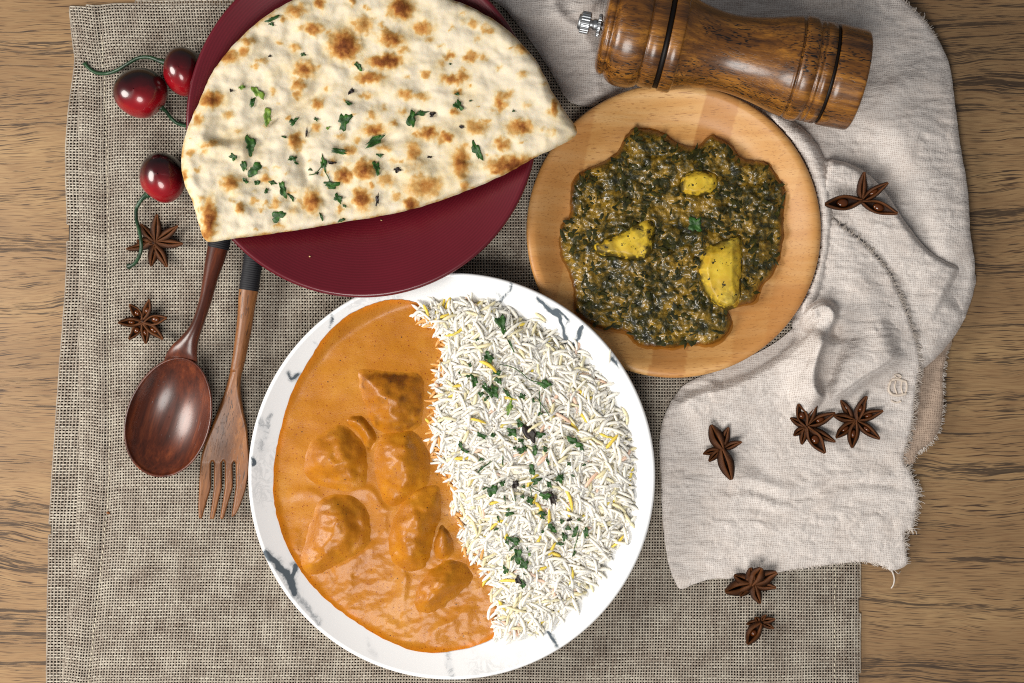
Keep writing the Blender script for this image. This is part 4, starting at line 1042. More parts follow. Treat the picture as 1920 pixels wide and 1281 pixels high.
HN = [  # crop coordinates, length, width, angle, material, own label
    (345, 390, 62, 30, 0.9, 'herb_light', "pale green torn herb leaf, largest on the flatbread"), (385, 490, 60, 34, 1.5, 'herb_light', "pale green herb leaf just below the largest one"), (322, 432, 34, 22, 2.2, 'herb', None), (278, 368, 28, 16, -0.3, 'herb_light', None),
    (313, 608, 76, 38, 1.45, 'herb', "pointed dark green herb leaf upright near the bread's corner crease"), (330, 715, 56, 44, -0.7, 'herb', "crumpled dark herb clump below the pointed leaf"), (240, 662, 32, 22, 0.6, 'herb', None), (285, 700, 46, 20, 1.2, 'herb', None), (495, 512, 38, 22, -0.6, 'herb', None), (590, 503, 20, 12, 0.7, 'herb', None),
    (710, 510, 66, 46, 1.9, 'herb', "broad frilled dark herb leaf at the middle of the flatbread"), (727, 435, 28, 14, 0.4, 'herb', None), (768, 280, 36, 20, 1.1, 'herb', None), (990, 505, 66, 34, 1.7, 'herb', "dark herb leaf with a side lobe right of the bread's middle"), (1032, 478, 52, 18, -0.2, 'herb', None), (1190, 445, 42, 30, 1.0, 'herb', None), (1080, 482, 26, 18, -0.7, 'herb_dark', None),
    (837, 595, 88, 26, -0.45, 'herb', "long narrow herb leaf lying aslant below the middle"), (685, 638, 56, 22, 0.15, 'herb', None), (858, 655, 28, 12, 0.2, 'herb', None), (622, 690, 58, 22, 1.4, 'herb', None), (655, 780, 58, 30, 0.05, 'herb', None), (845, 705, 56, 24, 1.3, 'herb', None), (492, 668, 34, 20, 0.1, 'herb', None), (508, 688, 16, 12, 0.1, 'herb', None),
    (292, 762, 22, 16, 0.5, 'herb', None), (342, 770, 22, 20, 1.2, 'herb', None), (380, 805, 16, 18, 1.2, 'herb', None), (405, 770, 26, 16, 0.2, 'herb', None), (450, 798, 56, 30, 1.2, 'herb', "ragged herb leaf near the folded edge, left of centre"), (486, 832, 36, 12, 0.9, 'herb', None), (428, 910, 58, 38, -0.35, 'herb', "single squarish green herb leaf by the straight folded edge"), (612, 913, 28, 12, 1.3, 'herb', None), (683, 836, 38, 28, 0.9, 'herb', None), (697, 928, 28, 14, -0.5, 'herb', None), (710, 868, 14, 12, 0.0, 'herb', None),
    (1268, 635, 82, 26, 1.25, 'herb', "narrow dark herb leaf nearest the bread's pointed end"), (405, 80, 50, 16, -0.35, 'herb', None), (402, 102, 22, 12, 0.1, 'herb', None), (535, 230, 20, 14, 0, 'herb', None), (455, 577, 22, 8, 0.1, 'herb', None), (595, 730, 14, 10, 0.3, 'herb_dark', None), (565, 715, 14, 10, 0.3, 'herb', None), (640, 540, 18, 10, -.6, 'herb_light', None), (932, 716, 20, 28, 1.5, 'herb_dark', None), (848, 842, 14, 44, 0.1, 'herb_dark', None), (738, 385, 28, 16, -.7, 'herb_dark', None), (1203, 535, 26, 10, 0, 'herb_dark', None), (1185, 396, 18, 12, 0, 'herb', None), (1240, 425, 10, 8, 0, 'herb', None), (657, 686, 36, 12, 0.1, 'herb_dark', None), (1068, 662, 22, 8, 0, 'herb_dark', None), (395, 236, 12, 10, 0, 'herb_dark', None), (550, 560, 8, 34, 0, 'herb_dark', None), (1155, 270, 10, 8, 0, 'herb', None), (1422, 468, 12, 8, 0, 'herb', None), (232, 382, 14, 10, .6, 'herb_dark', None)]
_used = set()
def herb_label(p, L, w, mt, marks, surface):
    """what sets this flake apart: its size and shape, and where it lies from the nearest herb leaf one can name"""
    size = "tiny" if L < 14 else "small" if L < 24 else "medium"
    shape = "slender" if L / w > 2.3 else "rounded" if L / w < 1.35 else "oblong"
    col = {"herb": "dark green", "herb_dark": "blackened", "herb_light": "pale green"}[mt]
    for (mx, my), nm in sorted(marks, key=lambda k: math.hypot(k[0][0] - p[0], k[0][1] - p[1]))[:3]:
        dx, dy = p[0] - mx, p[1] - my
        rel = ("right of" if dx > 0 else "left of") if abs(dx) > abs(dy) else ("below" if dy > 0 else "above")
        dist = math.hypot(dx, dy); far = "just " if dist < 26 else "well " if dist > 60 else ""
        t = f"{size} {shape} {col} herb flake {far}{rel} the {nm} on the {surface}"
        if len(t.split()) > 16: t = t.replace(f" on the {surface}", "")
        if t not in _used: _used.add(t); return t
    return f"small {col} herb flake scattered on the {surface}"
NAMES = {(345, 390): "largest pale leaf", (313, 608): "pointed upright leaf", (330, 715): "crumpled clump", (710, 510): "broad frilled leaf", (990, 505): "side-lobed leaf", (837, 595): "long aslant leaf", (450, 798): "ragged leaf", (428, 910): "squarish leaf", (1268, 635): "leaf by the pointed end"}
MARKS_N = [((330 + x / 2.247, y / 2.247), n_) for (x, y), n_ in NAMES.items()]
for i, (x, y, L, w, a, mt, lb) in enumerate(HN):
    st = None
    if (x, y) == (622, 690): st = [(330 + 590 / 2.247, 730 / 2.247), (330 + 560 / 2.247, 738 / 2.247)]
    if (x, y) == (655, 780): st = [(330 + 640 / 2.247, 745 / 2.247), (330 + 625 / 2.247, 720 / 2.247)]
    herb(330 + x / 2.247, y / 2.247, L / 1.95, w / 1.95, a, zs_naan, mt, lb or herb_label((330 + x / 2.247, y / 2.247), L / 2, w / 2, mt, MARKS_N, "flatbread"), "chopped herbs on the flatbread", 700 + i, st)
def c5(x, y): return 780 + x / 3.768, 560 + y / 3.768
def c6(x, y): return 800 + x / 3.66, 880 + y / 3.66
HR = [(c5, 602, 175, 115, 58, 1.35, 'herb', "lone pointed dark herb leaf at the top edge of the rice"), (c5, 668, 325, 95, 14, 1.1, 'herb', None), (c5, 512, 420, 90, 52, 1.2, 'herb', "folded herb leaf below the lone pointed one"), (c5, 432, 290, 28, 14, -0.3, 'herb', None), (c5, 382, 472, 26, 20, 1.2, 'herb', None), (c5, 410, 580, 80, 40, 1.3, 'herb', "three-lobed herb leaf on the rice slope facing the sauce"), (c5, 372, 545, 44, 20, -0.4, 'herb', None), (c5, 308, 528, 32, 12, 1.1, 'herb', None), (c5, 568, 522, 58, 36, 0.3, 'herb', None), (c5, 580, 580, 54, 36, 1.2, 'herb', None), (c5, 505, 640, 110, 36, 0.9, 'herb', "star-like spread of dark herb in the upper rice"), (c5, 555, 655, 92, 46, 1.3, 'herb', None), (c5, 458, 675, 42, 32, 0, 'herb', None), (c5, 498, 705, 40, 22, -0.6, 'herb', None), (c5, 645, 670, 75, 24, 0.9, 'herb', None), (c5, 662, 770, 90, 34, 1.9, 'herb_light', "pale yellowish green herb scrap in the upper rice"), (c5, 752, 690, 44, 36, 0.4, 'herb', None), (c5, 828, 720, 32, 18, 1.4, 'herb', None), (c5, 910, 605, 96, 44, 0.1, 'herb', "herb leaf at the end of a long curved stalk"), (c5, 875, 815, 32, 22, -.5, 'herb', "small herb leaf on two thin crossing stalks"), (c5, 735, 885, 60, 40, 0.8, 'herb', None), (c5, 800, 950, 130, 66, 1.3, 'herb_dark', "nearly black herb clump at the middle of the rice"), (c5, 870, 965, 80, 36, -0.2, 'herb', None), (c5, 680, 945, 76, 50, 0.6, 'herb', "broad dark herb leaf left of the black clump"), (c5, 462, 968, 72, 28, 0.4, 'herb', None), (c5, 545, 965, 40, 24, -1, 'herb', None), (c5, 742, 1003, 44, 24, 0.1, 'herb', None), (c5, 748, 1070, 70, 36, -0.4, 'herb', None), (c5, 840, 1068, 66, 36, -1.2, 'herb', None), (c5, 912, 1066, 44, 30, 0.3, 'herb', None), (c5, 1120, 1015, 95, 52, 0.35, 'herb', "frilled herb leaf far out toward the plate rim"), (c5, 1170, 1055, 38, 28, 1.3, 'herb', None), (c5, 312, 1032, 60, 22, 1.4, 'herb', None), (c5, 345, 1075, 58, 20, 0.4, 'herb', None), (c5, 478, 1190, 120, 14, -0.65, 'herb', None), (c5, 613, 1148, 75, 9, 1.55, 'herb', None), (c5, 930, 1150, 46, 16, 1.1, 'herb', None), (c5, 1080, 1168, 28, 24, 0, 'herb', None), (c5, 1188, 1175, 24, 18, 0, 'herb', None), (c5, 820, 1210, 76, 36, 1.1, 'herb', None), (c5, 460, 1138, 40, 18, -.3, 'herb', None), (c5, 118, 1175, 60, 14, 1.5, 'herb', None), (c5, 700, 1055, 26, 22, -.5, 'herb', None), (c5, 1015, 1265, 50, 34, -.3, 'herb', None),
      (c6, 450, 145, 84, 54, 1.55, 'herb', "oval mid green herb leaf lying flat near the sauce"), (c6, 398, 132, 40, 14, -.5, 'herb', None), (c6, 520, 96, 40, 32, -1, 'herb', None), (c6, 608, 105, 56, 40, 1, 'herb_dark', None), (c6, 665, 118, 26, 22, 0, 'herb', None), (c6, 750, 80, 64, 36, -.3, 'herb', None), (c6, 912, 70, 56, 42, -.2, 'herb', None), (c6, 840, 105, 44, 30, 1.2, 'herb', None), (c6, 815, 185, 72, 42, 0.1, 'herb', "herb leaf joined to a dark scrap by a straight stalk"), (c6, 858, 195, 95, 34, 1.2, 'herb_dark', None), (c6, 710, 215, 52, 40, 0.9, 'herb', None), (c6, 598, 195, 54, 20, 1.4, 'herb', None), (c6, 535, 205, 60, 10, 1.4, 'herb', None), (c6, 658, 188, 28, 22, 0, 'herb', None), (c6, 565, 300, 54, 44, -.4, 'herb', None), (c6, 795, 305, 54, 28, -.1, 'herb', None), (c6, 796, 332, 38, 20, 0.4, 'herb', None), (c6, 492, 340, 36, 16, 1.3, 'herb', None), (c6, 478, 412, 32, 16, 0, 'herb', None), (c6, 860, 405, 56, 40, .7, 'herb', None), (c6, 795, 428, 26, 20, 0, 'herb', None), (c6, 928, 356, 30, 26, 0, 'herb', None), (c6, 1045, 346, 22, 18, 0, 'herb', None), (c6, 978, 348, 34, 18, 0, 'herb_dark', None), (c6, 970, 405, 40, 26, .1, 'herb', None), (c6, 1020, 430, 66, 32, -1.0, 'herb', None), (c6, 945, 465, 56, 28, 1.3, 'herb', None), (c6, 1092, 432, 80, 26, 1.4, 'herb', "slender curled herb leaf farthest down toward the plain rim"), (c6, 914, 510, 50, 22, -.1, 'herb', None), (c6, 1010, 582, 34, 18, -1, 'herb', "tiny herb leaf hanging from a long thin stalk"), (c6, 600, 490, 86, 42, 0.5, 'herb', "curled dark herb leaf in the lower rice"), (c6, 552, 500, 34, 24, .8, 'herb', None), (c6, 585, 540, 44, 16, -.6, 'herb', None), (c6, 690, 545, 26, 10, 1.4, 'herb', None), (c6, 628, 600, 90, 60, 1.2, 'herb', "largest lobed herb leaf in the lower rice"), (c6, 668, 655, 58, 54, 0, 'herb', None), (c6, 590, 610, 44, 18, -.7, 'herb', None), (c6, 540, 692, 56, 30, 1.2, 'herb', None), (c6, 628, 760, 60, 34, 1.4, 'herb_dark', "lowest herb scrap, half black, near the rice's bottom"), (c6, 660, 790, 54, 36, 1.2, 'herb', None), (c6, 705, 585, 24, 18, 0, 'herb_light', None), (c6, 672, 720, 28, 8, .3, 'herb', None), (c6, 870, 970, 14, 10, 0, 'herb_dark', None), (c6, 1004, 44, 26, 14, .3, 'herb', None), (c6, 885, 190, 22, 28, 0, 'herb_dark', None)]
STEMS = {(910, 605): [c5(860, 590), c5(800, 572), c5(740, 520), c5(672, 482), c5(590, 465)], (875, 815): [c5(880, 760), c5(872, 700), c5(874, 650)], (815, 185): [c6(770, 150), c6(725, 128), c6(705, 100)], (710, 215): [c6(718, 170), c6(705, 110)], (1010, 582): [c6(1012, 545), c6(1030, 490), c6(1045, 425)], (505, 640): [c5(540, 700)], (742, 1003): [c5(770, 1050), c5(778, 1085)]}
NAMER = {"lone pointed": "lone top leaf", "folded herb": "folded leaf", "three-lobed": "three-lobed leaf", "star-like": "star-like spread", "pale yellowish": "yellowish scrap", "long curved": "long-stalked leaf", "crossing stalks": "crossing stalks", "nearly black": "black clump", "broad dark": "broad dark leaf", "frilled herb": "frilled outer leaf", "oval mid": "oval flat leaf", "straight stalk": "straight-stalked leaf", "slender curled": "slender curled leaf", "hanging from": "long thin stalk", "curled dark": "curled dark leaf", "largest lobed": "largest lobed leaf", "lowest herb": "lowest scrap"}
MARKS_R = [(h[0](h[1], h[2]), v) for h in HR if h[7] for k, v in NAMER.items() if k in h[7]]
for i, (fn, x, y, L, w, a, mt, lb) in enumerate(HR):
    s_ = 3.768 if fn is c5 else 3.66; p = fn(x, y)
    herb(p[0], p[1], 1.15 * L / s_, 1.2 * w / s_, a, zs_rice, mt, lb or herb_label(p, 1.15 * L / s_, 1.2 * w / s_, mt, MARKS_R, "rice"), "chopped herbs on the rice", 900 + i, STEMS.get((x, y)))
# stray stalk across the thin crossing pair
qs = spline([c5(858, 700), c5(890, 750), c5(920, 790), c5(942, 830)], 5, False)
V, F = tube_V(W(qs[:, 0], qs[:, 1], zs_rice(qs) + 0.8), 0.9 * S, 5)
o = put("herb_stalk", V, F, MT['herb']); tag(o, "thin straight green herb stalk lying alone across the rice", "herb", "chopped herbs on the rice")
# bit of green on the spinach
herb(960 + 785 / 2.287, 150 + 620 / 2.287, 30, 26, 1.0, lambda q: spin_z(q, nearest(SPIN, q)[0]) + 1.2, 'herb', "curled fresh green herb leaf on top of the spinach curry", None, 1200)

# ------------------------------------------------------------------ pepper mill (local x along its axis)
A0 = W(1104, 44, 38.0); A1 = W(1606, 152, 36.5)
ax = A1 - A0; Lm = np.linalg.norm(ax); yaw = math.atan2(ax[1], ax[0])
mill = thing("pepper_mill", "turned dark wooden pepper mill lying on its side behind the wooden plate", "pepper mill", tuple(A0))
mill.rotation_euler = (0, 0, yaw)
kz = S * (HC - 0.037) / HC
def mill_part(name, prof, mat, nseg=72, parent=mill):
    P = np.asarray(prof, float) * kz
    a = np.arange(nseg) / nseg * 2 * np.pi
    V = np.stack([np.repeat(P[:, 0][:, None], nseg, 1), P[:, 1][:, None] * np.cos(a), P[:, 1][:, None] * np.sin(a)], -1).reshape(-1, 3)
    me = mesh_np(name, V, grid_faces(len(P), nseg)[:, ::-1]); me.materials.append(mat)
    o = bpy.data.objects.new(name, me); COL.objects.link(o); o.parent = parent; return o
def dense(pts, n=5): return spline(pts, n, False)
head = dense([(26, 1), (26, 50), (27, 70), (31, 82), (37, 88), (42, 88)], 4).tolist() + [(43, 86.5), (46, 86.5)] + dense([(47, 89), (54, 97), (66, 102), (82, 103), (96, 101), (106, 97), (110, 93)], 5).tolist() + [(112, 92), (114, 94.5), (139, 95.5), (140, 94), (140, 60)]
mill_part("head", head, MT['mill'])
mill_part("neck_groove", [(139, 60), (139, 91.5), (151, 91.5), (151, 60)], MT['mill_groove'])
body = [(150, 60), (150, 94), (151, 95.5), (171, 95.5)] + dense([(173, 94), (176, 90), (186, 86), (210, 79), (240, 73.5), (268, 72), (300, 75), (335, 82), (365, 90), (384, 94)], 4).tolist() + [(386, 95), (388, 94), (388.5, 91.5), (391.5, 91.5)] + dense([(392, 93.5), (398, 97), (406, 98), (414, 97.5), (420, 94.5)], 4).tolist() + [(421, 92.5), (424, 92.5), (425, 94), (429, 94.5), (430, 93), (433, 93), (434, 94.5), (450, 95)]
mill_part("body", body + [(450, 60)], MT['mill'])
mill_part("base_groove", [(449.5, 60), (449.5, 91), (457.5, 91), (457.5, 60)], MT['mill_groove'])
mill_part("base", [(457, 60), (457, 94), (458, 95)] + dense([(470, 95.5), (495, 95), (508, 94.5), (513, 93), (515.5, 89), (516, 84)], 4).tolist() + [(516, 30), (512, 28), (512, 1)], MT['mill'])
def knurl(name, x0, x1, r0, n=22):
    a = np.arange(n * 4) / (n * 4) * 2 * np.pi; tooth = np.where((np.arange(n * 4) % 4) < 2, 1.0, 0.95)
    rows = [(x0, 0.02, 0), (x0, r0 * 0.86, 0), (x0 + 2, r0, 1), (x1 - 2, r0, 1), (x1, r0 * 0.86, 0), (x1, 0.02, 0)]
    V = np.concatenate([np.stack([np.full(len(a), x), r_ * (tooth if t else 1) * np.cos(a), r_ * (tooth if t else 1) * np.sin(a)], 1) for x, r_, t in rows]) * kz
    me = mesh_np(name, V, grid_faces(len(rows), len(a))[:, ::-1], smooth_sh=False); me.materials.append(MT['chrome'])
    o = bpy.data.objects.new(name, me); COL.objects.link(o); o.parent = mill; return o
knurl("knurled_knob", -16, 3, 21)
knurl("knob_collar", 16, 24, 22, 26)
mill_part("knob_shaft", [(-20, 0.1), (-20, 13), (-17, 15), (-15, 15), (2, 9), (6, 8), (10, 11), (14, 11), (17, 8), (30, 8)], MT['chrome'], 32)

# ------------------------------------------------------------------ spoon and fork
def loft(rows, ns=20, local=None):
    """rows: x,y,z(mm),half width px, half thickness mm; elliptical sections square to the run in plan"""
    R = np.asarray(rows, float); P = W(R[:, 0], R[:, 1], R[:, 2])
    T = np.gradient(P[:, :2], axis=0); T /= np.linalg.norm(T, axis=1)[:, None]; N = np.stack([-T[:, 1], T[:, 0]], 1)
    a = np.arange(ns) / ns * 2 * np.pi; ca, sa = np.cos(a), np.sin(a)
    V = np.zeros((len(R), ns, 3))
    V[..., :2] = P[:, None, :2] + N[:, None, :] * (R[:, 3] * S)[:, None, None] * ca[None, :, None]
    V[..., 2] = P[:, 2][:, None] + (R[:, 4] / 1000)[:, None] * sa[None]
    F = [grid_faces(len(R), ns)]; V = V.reshape(-1, 3); n = len(V)
    V = np.concatenate([V, [P[0], P[-1]]]); j = np.arange(ns)
    F += [np.stack([np.full(ns, n), (j + 1) % ns, j], 1), np.stack([np.full(ns, n + 1), n - ns + j, n - ns + (j + 1) % ns], 1)]
    return V, F
def interp_rows(rows, n=6): return spline(rows, n, False)
def oriented_put(name, V, F, mat, parent, attrs=None):
    """store a mesh in the thing's own rotated frame, so that the grain follows the thing"""
    Mx = (Matrix.Translation(parent.location) @ parent.rotation_euler.to_matrix().to_4x4()).inverted()
    A = np.array(Mx); Vl = V @ A[:3, :3].T + A[:3, 3]
    me = mesh_np(name, Vl, F, attrs); me.materials.append(mat)
    o = bpy.data.objects.new(name, me); COL.objects.link(o); o.parent = parent; return o
spoon = thing("wooden_spoon", "reddish brown wooden spoon with black cord wrapped handle beside the fork", "spoon", tuple(W(316, 783, 3)))
spoon.rotation_euler = (0, 0, math.radians(73))
C0 = np.array([317.0, 782.0]); dirn = np.array([0.285, -0.9585]); side = np.array([0.9585, 0.285])
a = np.arange(96) / 96 * 2 * np.pi
eg = lambda k, e=0.0: (np.cos(a) * (112 + e) * k, np.sin(a) * (76.5 + e) * k * (1 - 0.07 * np.cos(a)))
rows = []
def ringpt(k, e, z, off=0):
    u, v = eg(k, e); zz = np.broadcast_to(z, u.shape) + 1.2 * np.clip(np.cos(a), 0, 1) ** 3 * k
    return W(C0[0] + dirn[0] * u + side[0] * v, C0[1] + dirn[1] * u + side[1] * v, zz)
for k in np.linspace(0.01, 0.985, 26): rows.append(ringpt(k, 0, 8.0 + 14.0 * k ** 2.3))
rows.append(ringpt(1.0, 0.0, 22.6)); rows.append(ringpt(1.0, 2.2, 22.5)); rows.append(ringpt(1.0, 3.2, 21.4))
for k in np.linspace(1.0, 0.02, 14): rows.append(ringpt(k, 3.0 * k, 4.0 + 15.5 * k ** 2.6))
V = np.concatenate(rows)
oriented_put("bowl", V, grid_faces(len(rows), 96)[:, ::-1], MT['spoon'], spoon)
H = interp_rows([(338, 690, 15.5, 33, 2.0), (341, 676, 18.3, 31, 3.4), (345, 662, 20.4, 27, 4.2), (351, 649, 21.6, 21, 4.8), (357, 636, 22.5, 16, 5.2), (366, 618, 23, 12, 5.2), (375, 596, 22.5, 10.8, 5.0), (386, 560, 21, 11.5, 4.8), (395, 520, 19, 14, 5), (403, 488, 17.5, 17.5, 5.4), (409, 463, 16.5, 19, 5.6), (414, 440, 16, 19, 5.6), (430, 370, 14.5, 18.5, 5.6)])
V, F = loft(H, 24); oriented_put("handle", V, F, MT['spoon'], spoon)
def wrapped(name, p0, p1, hw0, hw1, ht, pitch, parent):
    n = int(math.hypot(p1[0] - p0[0], p1[1] - p0[1]) / pitch) * 4
    t = np.linspace(0, 1, n + 1); b = 1 - 0.5 * (1 - np.cos(np.arange(n + 1) / 4 * 2 * np.pi)) * 0.5
    R = np.stack([p0[0] + (p1[0] - p0[0]) * t, p0[1] + (p1[1] - p0[1]) * t, p0[2] + (p1[2] - p0[2]) * t, hw0 + (hw1 - hw0) * t + 1.6 * b, ht + 0.5 * b], 1)
    V, F = loft(R, 20); oriented_put(name, V, F, MT['wrap'], parent)
wrapped("cord_wrap", (409, 466, 16.6), (428, 380, 14.8), 18.6, 18.0, 5.6, 4.0, spoon)
fork = thing("wooden_fork", "mid brown wooden fork with four tines and black cord wrap touching the marbled plate", "fork", tuple(W(425, 800, 3)))
fork.rotation_euler = (0, 0, math.radians(80))
def k4(c): return 80 + c[0] / 2.209, 420 + c[1] / 2.209
FR = []
for (xa, xb, y, z, ht) in ((842, 902, 150, 18, 5), (815, 893, 272, 17, 5.2), (810, 880, 340, 16.5, 5.2), (804, 868, 420, 16, 5.0), (794, 852, 500, 15.5, 4.8), (784, 838, 570, 15, 4.5), (770, 822, 640, 14.5, 4.2), (753, 822, 700, 13.5, 3.8), (728, 832, 770, 12.0, 3.3), (700, 846, 840, 10.5, 2.9), (676, 853, 900, 9.5, 2.6), (658, 856, 955, 9.0, 2.4), (652, 855, 990, 8.8, 2.2), (650, 853, 1004, 8.8, 1.6)):
    p = k4(((xa + xb) / 2, y)); FR.append((p[0], p[1], z, (xb - xa) / 2 / 2.209, ht))
FR = np.array(FR); Rr = interp_rows(FR, 5)
def flat_loft(rows, ns=28, ex_=None):
    R = np.asarray(rows, float); a = np.arange(ns) / ns * 2 * np.pi
    e = (np.full(len(R), 0.45) if ex_ is None else np.asarray(ex_))[:, None]
    ca = np.sign(np.cos(a)) * np.abs(np.cos(a)) ** e; sa = np.sign(np.sin(a)) * np.abs(np.sin(a)) ** e
    P = W(R[:, 0], R[:, 1], R[:, 2]); V = np.zeros((len(R), ns, 3))
    V[..., 0] = P[:, 0][:, None] + (R[:, 3] * S)[:, None] * ca; V[..., 1] = P[:, 1][:, None]
    V[..., 2] = P[:, 2][:, None] + (R[:, 4] / 1000)[:, None] * sa - 0.0018 * (1 - ca ** 2) * smooth(14, 46, R[:, 3])[:, None]
    n = len(R) * ns; F = [grid_faces(len(R), ns)]; j = np.arange(ns)
    V = np.concatenate([V.reshape(-1, 3), [P[0], P[-1]]])
    F += [np.stack([np.full(ns, n), (j + 1) % ns, j], 1), np.stack([np.full(ns, n + 1), n - ns + j, n - ns + (j + 1) % ns], 1)]
    return V, F
ycut = k4((0, 600))[1]; kc = int(np.argmin(np.abs(Rr[:, 1] - ycut)))
V, F = flat_loft(Rr[:kc + 2], 28, np.ones(kc + 2)); oriented_put("handle", V, F, MT['fork'], fork)
lft = [k4(p) for p in ((784, 570), (772, 630), (755, 690), (728, 765), (700, 838), (676, 900), (660, 950), (652, 1000), (650, 1050), (647, 1110), (645, 1170), (646, 1210))]
rgt = [k4(p) for p in ((780, 1215), (797, 1205), (812, 1180), (828, 1140), (843, 1090), (852, 1040), (856, 985), (854, 930), (846, 840), (832, 770), (822, 700), (822, 640), (838, 570))]
ls = spline(lft, 8, False); rs = spline(rgt, 8, False)
def tine_gap(xa0, xb0, xa1, xb1, top): return [k4(p) for p in ((xa1, 1216), (xa0 + 1, 1090), (xa0, top + 10), ((xa0 + xb0) / 2, top), (xb0, top + 10), (xb0 + 1, 1090), (xb1, 1216))]
inner = []
for g in ((697, 709, 661, 693, 982), (742, 754, 712, 735, 980), (787, 799, 751, 781, 984)):
    gp = tine_gap(*g); inner += [(gp[0][0] - 1.0, gp[0][1] + 2.5)] + gp + [(gp[-1][0] + 1.0, gp[-1][1] + 2.5)]
OUT = np.concatenate([ls, np.array([k4((648, 1218))]), np.array(inner), np.array([k4((780, 1218))]), rs])
q, Fq, d = sheet(OUT, 1.25)
zc = np.interp(q[:, 1], Rr[:, 1], Rr[:, 2]); ht = np.interp(q[:, 1], Rr[:, 1], np.maximum(Rr[:, 4], 2.2)); hw = np.interp(q[:, 1], Rr[:, 1], Rr[:, 3])
we = np.interp(q[:, 1], [k4((0, 600))[1], k4((0, 760))[1], k4((0, 985))[1]], [12.0, 7.0, 3.2])
tip = np.clip((q[:, 1] - k4((0, 985))[1]) / 105, 0, 1)
xc = np.interp(q[:, 1], Rr[:, 1], Rr[:, 0])
dish = -1.6 * (1 - np.clip(np.abs(q[:, 0] - xc) / np.maximum(hw, 1), 0, 1) ** 2) * smooth(14, 44, hw)
ht = ht * (1 - 0.35 * tip)
zt = zc + dish + 1.5 * tip ** 2 + ht * rnd(d, we); zb = zc + dish + 1.5 * tip ** 2 - ht * rnd(d, we)
Vt = W(q[:, 0], q[:, 1], zt); Vb = W(q[:, 0], q[:, 1], zb); fc = q[Fq].mean(1)
ytop = k4((0, 988))[1]
lab = np.where(fc[:, 1] < ytop, 0, 1 + (fc[:, 0] > np.interp(fc[:, 1], [k4((0, 980))[1], k4((0, 1216))[1]], [k4((703, 0))[0], k4((677, 0))[0]])).astype(int)
               + (fc[:, 0] > np.interp(fc[:, 1], [k4((0, 980))[1], k4((0, 1216))[1]], [k4((748, 0))[0], k4((723, 0))[0]])) + (fc[:, 0] > np.interp(fc[:, 1], [k4((0, 980))[1], k4((0, 1216))[1]], [k4((793, 0))[0], k4((766, 0))[0]])))
for kk_ in range(5):
    f = Fq[lab == kk_]; us = np.unique(f); rm = np.zeros(len(q), int); rm[us] = np.arange(len(us)); f = rm[f]
    V, F = join([(Vt[us], f[:, ::-1]), (Vb[us], f)]); oriented_put("fork_head" if kk_ == 0 else "tine", V, F, MT['fork'], fork)
p = k4((854, 275)); q2 = k4((884, 60))
wrapped("cord_wrap", (p[0], p[1], 17), (q2[0], q2[1], 18.5), 17.0, 16.0, 5.3, 4.0, fork)

# ------------------------------------------------------------------ cherries
def c1(pts): return [(x / 2.464, y / 2.464) for x, y in pts]
def cherry(cx, cy, rx, ry, label, stem_pts, stem_z, pole, seed):
    zc = 3 + 15.0
    t = thing("cherry", label, "cherry", tuple(W(cx, cy, 3.0)), "glossy red cherries on the burlap")
    nu, nv = 48, 30
    u = np.arange(nu) / nu * 2 * np.pi; v = np.linspace(0.02, math.pi - 0.02, nv)
    U, Vv = np.meshgrid(u, v)
    D = np.stack([np.sin(Vv) * np.cos(U), np.sin(Vv) * np.sin(U), np.cos(Vv)], -1)
    pl = np.array(pole, float); pl /= np.linalg.norm(pl)
    dp = D @ pl
    rad = 1 + 0.035 * np.sin(2.3 * U + seed) * np.sin(Vv) + 0.02 * np.cos(3 * Vv + U + seed) - 0.16 * np.exp(-((1 - dp) / 0.06)) + 0.035 * np.clip(dp, 0, 1) - 0.04 * np.clip(-dp, 0, 1) ** 2
    P = D * rad[..., None] * np.array([rx * S, ry * S, 0.0150])
    c = W(cx, cy, zc)
    lit_side = np.clip(0.62 - 0.45 * D[..., 1] * 1.0 + 0.10 * D[..., 2] + 0.15 * dp, 0, 1)  # dark above, redder below: the fall of light put into the skin colour
    put("fruit", (P + c).reshape(-1, 3), grid_faces(nv, nu)[:, ::-1], MT['cherry'], t, {"lit_side": lit_side.ravel()})
    q = spline(c1(stem_pts), 5, False); n = len(q); tt = np.linspace(0, 1, n)
    z = np.interp(tt, np.linspace(0, 1, len(stem_z)), stem_z)
    rr = 3.4 + 4.2 * np.exp(-(tt / 0.10) ** 2) + 2.4 * smooth(0.93, 1, tt)
    V, F = tube_V(W(q[:, 0], q[:, 1], z), rr * S, 9); put("stem", V, F, MT['stem'], t)
cherry(262, 174, 48, 47, "round dark red cherry lowest of the touching pair, short stem to the plate", [(738, 492), (765, 512), (790, 545), (820, 570), (862, 582), (900, 590)], [14, 11, 7, 5, 4.5, 4.5], (0.7, -0.6, -0.1), 1)
cherry(345, 134, 38, 45, "dark red cherry tucked under the plate rim with a long curved stem", [(778, 292), (740, 282), (690, 265), (640, 268), (590, 295), (540, 325), (490, 340), (440, 335), (405, 310), (390, 290)], [18, 17, 15, 12, 10, 7, 5, 5, 5.5, 6.5], (-0.9, 0.3, 0.1), 2)
cherry(306, 331, 44, 46, "single red cherry by the flatbread with stem hanging over a star anise", [(690, 895), (660, 915), (632, 960), (630, 1010), (642, 1060), (652, 1120), (648, 1170), (625, 1215), (595, 1232)], [12, 10, 8, 9, 12, 14, 12, 8, 5], (-0.5, -0.85, -0.1), 3)

